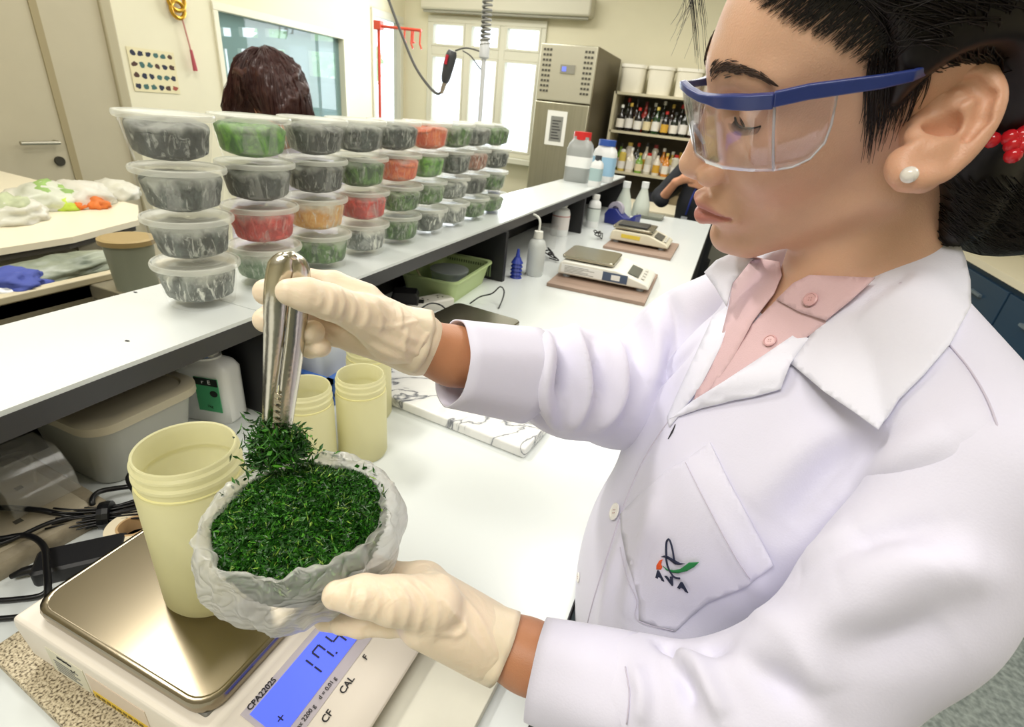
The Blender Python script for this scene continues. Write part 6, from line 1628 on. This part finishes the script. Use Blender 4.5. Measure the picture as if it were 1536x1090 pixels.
lh = [
 (d3((728, 958, .396), (640, 905, .382)), [.0245, .0230], .010),
 (d3((728, 950, .400), (630, 878, .402)), [.0225, .0180], .010),
 (d3((722, 965, .392), (640, 930, .372)), [.0225, .0200], .010),
 (d3((650, 905, .366), (590, 900, .350), (545, 893, .342), (505, 892, .340)), [.0200, .0155, .0128, .0095], .006),
 (d3((640, 872, .405), (585, 862, .412), (535, 880, .424), (495, 896, .430)), [.0150, .0105, .0095, .0085], .004),
 (d3((635, 890, .398), (575, 905, .408), (520, 920, .412), (480, 922, .414)), [.0150, .0105, .0095, .0085], .004),
 (d3((635, 910, .388), (575, 925, .394), (525, 932, .396), (488, 930, .398)), [.0145, .0100, .0092, .0082], .004),
 (d3((640, 930, .378), (585, 935, .380), (540, 938, .382), (510, 936, .384)), [.0130, .0090, .0082, .0074], .004),
]
lw_ = [([(530, 872), (528, 893), (522, 915)], .0016, .0018), ([(560, 878), (568, 900), (558, 930)], .0024, .0013), ([(575, 876), (590, 905), (585, 940)], .0024, .0014), ([(592, 874), (612, 905), (605, 945)], .0024, .0014), ([(610, 872), (635, 905), (625, 950)], .0024, .0014),
       ([(625, 868), (655, 905), (650, 960)], .0026, .0013), ([(480, 905), (505, 880), (520, 872)], .0016, .0008), ([(655, 890), (690, 930), (730, 985)], .003, .0016), ([(690, 890), (720, 930), (745, 985)], .003, .0014), ([(660, 950), (690, 950), (700, 925)], .0025, .0014),
       ([(610, 868), (650, 858), (690, 875)], .003, .001), ([(545, 872), (550, 893), (540, 918)], .002, .001)]
hand('left_glove', lh, lw_)
cuff('glove_cuff', D3(757, 970, .3965), D3(702, 944, .397), .0275, .0262, glovem, wom, wave=.0014, thick=.0007)
# ------------------------------------------------------------------ collars, lapels, shirt
pink = mat('shirt_pink', 'DBBABF', .75, bump=.15, bscale=900, var=.06, vscale=20)
comb_V = np.concatenate([SV, HV]); comb_F = np.concatenate([SF, HF+len(SV)]); body_bv = bvh(comb_V, comb_F)
tps_patch([(1130, 386), (1168, 392), (1172, 412), (1160, 440), (1128, 482), (1100, 535), (1062, 590), (1040, 600), (1050, 570), (1080, 510), (1092, 462), (1100, 418)], body_bv, .0030, 'shirt_front', pink, wom, thick=.0010)
tps_patch([(1166, 448), (1195, 455), (1240, 466), (1238, 486), (1200, 512), (1144, 545), (1090, 580), (1062, 592), (1084, 545), (1118, 496)], body_bv, .0025, 'shirt_placket', pink, wom, thick=.0010)
tps_patch([(1164, 449), (1190, 424), (1214, 412), (1260, 414), (1312, 416), (1275, 450), (1238, 480), (1200, 468)], body_bv, .0050, 'shirt_collar_band', pink, wom, thick=.0012)
button = mat('button_pink', 'D4A8AA', .35)
def put_button(px, py, r, m, off, label=None):
    d = hit(body_bv, px, py)-off; p = Wd(px, py, d); q1, q2 = Wd(px+6, py, (hit(body_bv, px+6, py) or d)-off), Wd(px, py+6, (hit(body_bv, px, py+6) or d)-off)
    nn = (q1-p).cross(q2-p).normalized(); nn = nn if nn.dot(p-CAM0) < 0 else -nn
    o = G().lathe([(0, 0), (r, 0), (r, .0012), (r*.8, .0016), (r*.72, .0010), (0, .0010)], 24).build('button', m, wom, smooth=True)
    o.matrix_local = frame(p-wom.location, q1-p, nn)
    g = G()
    for a in range(4): g.lathe([(0, .0011), (r*.10, .0011), (0, .0013)], 8, c=(r*.24*math.cos(a*PI/2+.8), r*.24*math.sin(a*PI/2+.8), 0))
    g.build('thread', mat('thread', 'B88A88', .7), o)
put_button(1216, 449, .0052, button, .0068); put_button(1155, 511, .0050, button, .0040)
lap = mat('lapel_cloth', 'E7E7F6', .7, sheen=.2, bump=.06, bscale=700)
tps_patch([(1234, 478), (1185, 545), (1171, 583), (1140, 592), (1100, 600), (1050, 612), (1002, 629), (1040, 600), (1085, 572), (1146, 532), (1196, 498)], coat_bv, .0045, 'left_lapel', lap, wom, thick=.0014)
tps_patch([(1089, 459), (1098, 470), (1080, 520), (1048, 582), (1003, 640), (1000, 626), (1020, 580), (1048, 520), (1068, 476)], coat_bv, .0040, 'right_lapel', lap, wom, thick=.0014)
tps_patch([(1128, 386), (1098, 424), (1089, 459), (1072, 430), (1056, 408), (1074, 390), (1096, 380)], None, .006, 'right_collar', lap, wom, thick=.0014, ctrl=[(1128, 386, .432), (1089, 459, .440), (1056, 408, .470), (1096, 380, .455), (1075, 425, .458), (1108, 410, .436)], deg=1)
cd = lambda x, y, o: (x, y, (hit(coat_bv, x, y) or .34)-o)
tps_patch([(1384, 356), (1400, 340), (1424, 337), (1434, 352), (1448, 385), (1456, 420), (1457, 458), (1425, 515), (1384, 561), (1346, 598), (1318, 644), (1282, 618), (1237, 588), (1185, 544), (1219, 497), (1237, 474), (1262, 450), (1299, 421), (1346, 389)],
          coat_bv, .004, 'left_collar', lap, wom, thick=.0016, ctrl=[(1400, 345, .368), (1299, 421, .372), (1237, 474, .372), (1457, 440, .345), (1425, 515, .326), (1384, 561, .322), cd(1318, 640, .006), cd(1240, 585, .008), cd(1190, 545, .008), cd(1300, 560, .012), cd(1350, 590, .008)], deg=2)
st = mat('stitch', 'C9C2D4', .8)
# pocket on the chest with its stitched edge
tps_patch([(1064, 663), (1100, 735), (1130, 790), (1160, 848), (1120, 880), (1060, 905), (1036, 925), (1012, 948), (985, 940), (958, 930), (958, 900), (950, 870), (940, 840), (932, 800), (930, 770), (960, 740), (1000, 705), (1030, 688)], coat_bv, .0022, 'chest_pocket', coatm, wom, thick=.0012, deg=3)
for nm, pts in (('seam_stitch', [(1028, 693), (1062, 760), (1100, 830), (1125, 868)]), ('seam_stitch', [(930, 820), (940, 865), (955, 900), (956, 930), (1010, 946)])):
    stroke(nm, pts, .00035, st, wom, coat_bv, .0040)
# logo embroidery
navy = mat('embroidery_navy', '1C2340', .7); orange = mat('embroidery_orange', 'EC5A20', .7); green = mat('embroidery_green', '1E8044', .7)
LG = lambda x, y: (960+x*110/922, 780+y*130/1090)
def inlay(name, pts, m, off=.0062): return tps_patch([LG(*p) for p in pts], coat_bv, off, name, m, wom, step=3, thick=.0005, deg=2)
lo_ = stroke('logo_loop', [LG(330, 460), LG(328, 350), (LG(335, 270)), LG(360, 240), LG(385, 280), LG(412, 390), LG(428, 500)], .00085, navy, wom, coat_bv, .0066)
stroke('logo_tail', [LG(325, 470), LG(345, 570), LG(380, 650), LG(430, 715), LG(500, 732)], .0008, navy, wom, coat_bv, .0066)
inlay('logo_wing', [(258, 462), (300, 445), (350, 455), (430, 500), (500, 540), (568, 550), (500, 562), (440, 558), (380, 510), (320, 470)], navy)
inlay('logo_orange', [(285, 492), (240, 510), (205, 570), (203, 620), (262, 622), (275, 590), (262, 560), (268, 520)], orange)
inlay('logo_green', [(282, 575), (340, 620), (420, 632), (500, 615), (560, 575), (610, 535), (740, 530), (680, 590), (590, 640), (480, 668), (400, 660), (330, 630)], green)
for ch, x, y, rot, sz in (('A', 240, 695, .42, 150), ('V', 385, 770, .12, 150), ('A', 530, 835, .45, 150)):
    pc = LG(x, y); d = hit(coat_bv, *pc)-.0066; p = Wd(pc[0], pc[1], d)
    q1 = Wd(pc[0]+5*math.cos(rot), pc[1]+5*math.sin(rot), (hit(coat_bv, pc[0]+5*math.cos(rot), pc[1]+5*math.sin(rot)) or d+.0066)-.0066)
    q2 = Wd(pc[0]-5*math.sin(rot), pc[1]+5*math.cos(rot), (hit(coat_bv, pc[0]-5*math.sin(rot), pc[1]+5*math.cos(rot)) or d+.0066)-.0066)
    nn = (q1-p).cross(q2-p).normalized(); nn = nn if nn.dot(p-CAM0) < 0 else -nn
    text(ch, 'logo_letter', .0100, navy, wom, frame(p-wom.location, q1-p, nn), extrude=.0004, bold=.0006, xs=1.15)
# coat buttons, button hole, placket edge
put_button(922, 767, .0088, mat('button_white', 'F4F1EC', .3), .0056); [put_button(x_, y_, .0055, mat('button_white', 'EFEBE4'), .0035) for x_, y_ in ((868, 866),) if hit(body_bv, x_, y_) and hit(body_bv, x_+6, y_) and hit(body_bv, x_, y_+6)]
stroke('button_hole', [(1013, 636), (1008, 648), (1002, 658)], [.0003, .0009, .0003], mat('hole_dark', '2C2A34', .8), wom, coat_bv, .0012)
stroke('placket_seam', [(1002, 632), (965, 690), (935, 760), (912, 830), (890, 900), (875, 960)], .0007, st, wom, coat_bv, .0006)
# legs and shoes under the bench edge level
s = SDF([-.06, .30, -.01], [.26, .66, .72], .008)
trm = mat('trousers_black', '1C1C22', .8); shm = mat('shoe_black', '17171A', .4)
for sg in (-1, 1):
    a = BC_(-.01, sg*.085, 0)
    s.chain([np.array([a[0], a[1], .68]), np.array([a[0], a[1], .45]), np.array([a[0]+.01, a[1], .09])], [.075, .056, .045], .01)
V, F_ = s.mesh(); mesh_obj('trousers', V, F_, trm, wom)
for sg in (-1, 1):
    a = BC_(.0, sg*.085, 0); s = SDF([a[0]-.2, a[1]-.15, -.01], [a[0]+.15, a[1]+.15, .12], .006)
    s.cone(np.array([a[0]+.04, a[1], .04]), np.array([a[0]-.11, a[1]-.03, .032]), .04, .032, .01); V, F_ = s.mesh(); V[:, 2] = np.maximum(V[:, 2], .001)
    mesh_obj('shoe', V, F_, shm, wom)

stroke('armhole_seam', [(1425, 518), (1456, 556), (1484, 606), (1505, 668)], .0006, st, wom, coat_bv, .0005)
stroke('cuff_seam', [(938, 1000), (944, 1040), (940, 1086)], .0006, st, wom, lsl_bv, .0005)
# ------------------------------------------------------------------ two people further back
def far_person(label, loc, chains, hairp, hairr, parts, skin='C89878'):
    t = thing('person', label, 'person', loc); return t
t = thing('person', 'person with dark wavy hair bending down behind the stacks of tubs', 'person', (-1.62, 1.62, 0))
hc = Vector((-1.625, 1.60, CZ-.035))
s = SDF([-2.0, 1.25, .9], [-1.2, 2.0, 1.7], .008)
s.ell(hc+Vector((.01, .01, -.02)), (.08, .085, .11), None, 0); s.ell(hc+Vector((.09, -.05, -.12)), (.045, .045, .05), None, .02)
s.cone(hc+Vector((0, .02, -.08)), hc+Vector((-.03, .12, -.22)), .055, .06, .03)
V, F_ = s.mesh(); mesh_obj('head', V, F_, skinm, t, np.tile(np.array(srgb('C08A6C')), (len(V), 1)))
s = SDF([-2.1, 1.2, .0], [-1.1, 2.2, 1.5], .014)
s.chain([hc+Vector((-.03, .14, -.26)), hc+Vector((-.05, .20, -.55)), Vector((-1.64, 1.80, .50))], [.12, .15, .16], .05)
s.chain([hc+Vector((.14, .14, -.28)), hc+Vector((.20, .06, -.50)), hc+Vector((.10, -.10, -.60))], [.06, .05, .04], .03)
s.chain([hc+Vector((-.20, .16, -.28)), hc+Vector((-.26, .06, -.50)), hc+Vector((-.10, -.10, -.60))], [.06, .05, .04], .03)
V, F_ = s.mesh(); mesh_obj('white_coat', V, F_, coatm, t)
for sx in (-.1, .08): G().tube([(-1.64+sx+1.62, .18, .60), (-1.64+sx+1.62, .18, .05)], [.09, .06], 14).build('trouser_leg', trm, t, smooth=True); G().lathe([(0, 0), (.06, 0), (.055, .06), (0, .08)], 16, c=(-.02+sx, .14, .001), sy=1.9).build('shoe', shm, t, smooth=True)
hairb = bpy.data.materials.new('hair_brown'); hairb.use_nodes = True; b = hairb.node_tree.nodes['Principled BSDF']; b.inputs['Base Color'].default_value = (*srgb('3A1A14'), 1); b.inputs['Roughness'].default_value = .45
s = SDF([-2.0, 1.2, 1.1], [-1.2, 2.0, 1.7], .008)
s.ell(hc+Vector((-.0, .02, .02)), (.135, .125, .110), None, 0); s.ell(hc+Vector((-.08, -.0, -.07)), (.09, .10, .09), None, .04); s.ell(hc+Vector((.09, .0, -.06)), (.07, .09, .09), None, .04)
V, F_ = s.mesh(); N = vnormals(V, F_)
V = V+N*np.array([.012*noise.noise(Vector(v)*28)+.008*noise.noise(Vector(v)*60) for v in V])[:, None]
mesh_obj('hair', V, F_, hairb, t); hb_ = bvh(V, F_)
g = G(); rnd = random.Random(4)
for i in range(420):
    a = rnd.uniform(0, 2*PI); top_ = hc+Vector((.0, .0, .13)); P = []
    ph = rnd.uniform(0, 6)
    for k in range(9):
        u = k/8; q = hc+Vector((math.cos(a)*(.02+.16*u), math.sin(a)*(.02+.14*u), .13-.26*u*u))
        loc, nor, _, _ = hb_.find_nearest(q); P.append(loc+nor*(.003+.004*math.sin(u*7+ph))+Vector((.004*math.sin(u*9+ph), 0, 0)))
    g.tube(P, [.0009]*8+[.0004], 3, cap=False)
o = g.build('hair_strands', hairb, t, smooth='all', world=True); o['kind'] = 'stuff'
# far person in black at the end of the bench
Y_ = 3.85
t = thing('person', 'person in black top with blue lanyard at the far end, arm raised', 'person', (-.16, Y_, 0))
bl_ = mat('black_top', '1A1C24', .8)
s = SDF([-.75, Y_-.4, .0], [.45, Y_+.4, 1.55], .014)
s.chain([Vector((-.12, Y_, 1.12)), Vector((-.14, Y_, .95)), Vector((-.16, Y_, .75)), Vector((-.16, Y_, .55))], [.16, .155, .14, .15], .05)
s.chain([Vector((-.28, Y_-.02, 1.20)), Vector((-.42, Y_-.06, .98)), Vector((-.40, Y_-.10, .96))], [.06, .055, .05], .02)
s.chain([Vector((.05, Y_, 1.20)), Vector((.18, Y_-.02, .95)), Vector((.10, Y_-.14, .88))], [.06, .05, .045], .02)
V, F_ = s.mesh(); mesh_obj('black_top', V, F_, bl_, t)
sk2 = np.array(srgb('C99070'))
s = SDF([-.55, Y_-.35, .85], [.1, Y_+.2, 1.65], .006)
s.chain([Vector((-.40, Y_-.10, .97)), Vector((-.33, Y_-.17, 1.09)), Vector((-.28, Y_-.18, 1.12))], [.034, .026, .028], .01)
s.chain([Vector((-.28, Y_-.18, 1.125)), Vector((-.24, Y_-.19, 1.125)), Vector((-.20, Y_-.19, 1.11))], [.03, .028, .016], .01)
for k in range(4): s.chain([Vector((-.24, Y_-.19, 1.14-.017*k)), Vector((-.19, Y_-.20, 1.135-.017*k)), Vector((-.155, Y_-.195, 1.12-.017*k))], [.011, .010, .008], .003)
s.chain([Vector((-.26, Y_-.20, 1.14)), Vector((-.23, Y_-.215, 1.165)), Vector((-.20, Y_-.215, 1.17))], [.012, .010, .009], .004)
V, F_ = s.mesh(); mesh_obj('forearm_hand', V, F_, skinm, t, np.tile(sk2, (len(V), 1)))
s = SDF([-.35, Y_-.25, 1.1], [.15, Y_+.25, 1.7], .006)
hp2 = Vector((-.10, Y_-.02, 1.42))
s.ell(hp2, (.075, .09, .11), None, 0); s.ell(hp2+Vector((0, -.09, -.02)), (.015, .02, .02), None, .01); s.cone(hp2+Vector((0, .02, -.06)), Vector((-.11, Y_, 1.2)), .05, .055, .02)
V, F_ = s.mesh(); mesh_obj('head', V, F_, skinm, t, np.tile(sk2, (len(V), 1)))
s = SDF([-.35, Y_-.25, 1.0], [.15, Y_+.25, 1.7], .008)
s.ell(hp2+Vector((0, .03, .03)), (.09, .10, .11), None, 0); s.ell(hp2+Vector((.02, .09, -.14)), (.095, .05, .15), None, .03); s.ell(hp2+Vector((-.02, -.13, -.05)), (.085, .12, .12), None, .01, 's')
V, F_ = s.mesh(); mesh_obj('hair', V, F_, hairm, t)
G().tube([(.0-.02, -.165, 1.16), (-.05, -.175, 1.0), (-.06, -.17, .90)], .006, 6).build('lanyard', mat('lanyard_blue', '2E3F9A', .6), t, smooth='all')
G().box(-.085, -.19, .82, -.045, -.185, .89).build('badge', mat('badge_grey', 'B4B8BC', .4), t)
for sx in (-.08, .08): G().tube([(sx, 0, .60), (sx, 0, .05)], [.09, .06], 14).build('trouser_leg', trm, t, smooth=True); G().lathe([(0, 0), (.055, 0), (.05, .06), (0, .08)], 16, c=(sx, -.04, .001), sy=1.9).build('shoe', shm, t, smooth=True)
for o in list(bpy.data.objects):
    if o.type == 'MESH' and o.parent is None and 'category' not in o and 'kind' not in o: print('loose', o.name)
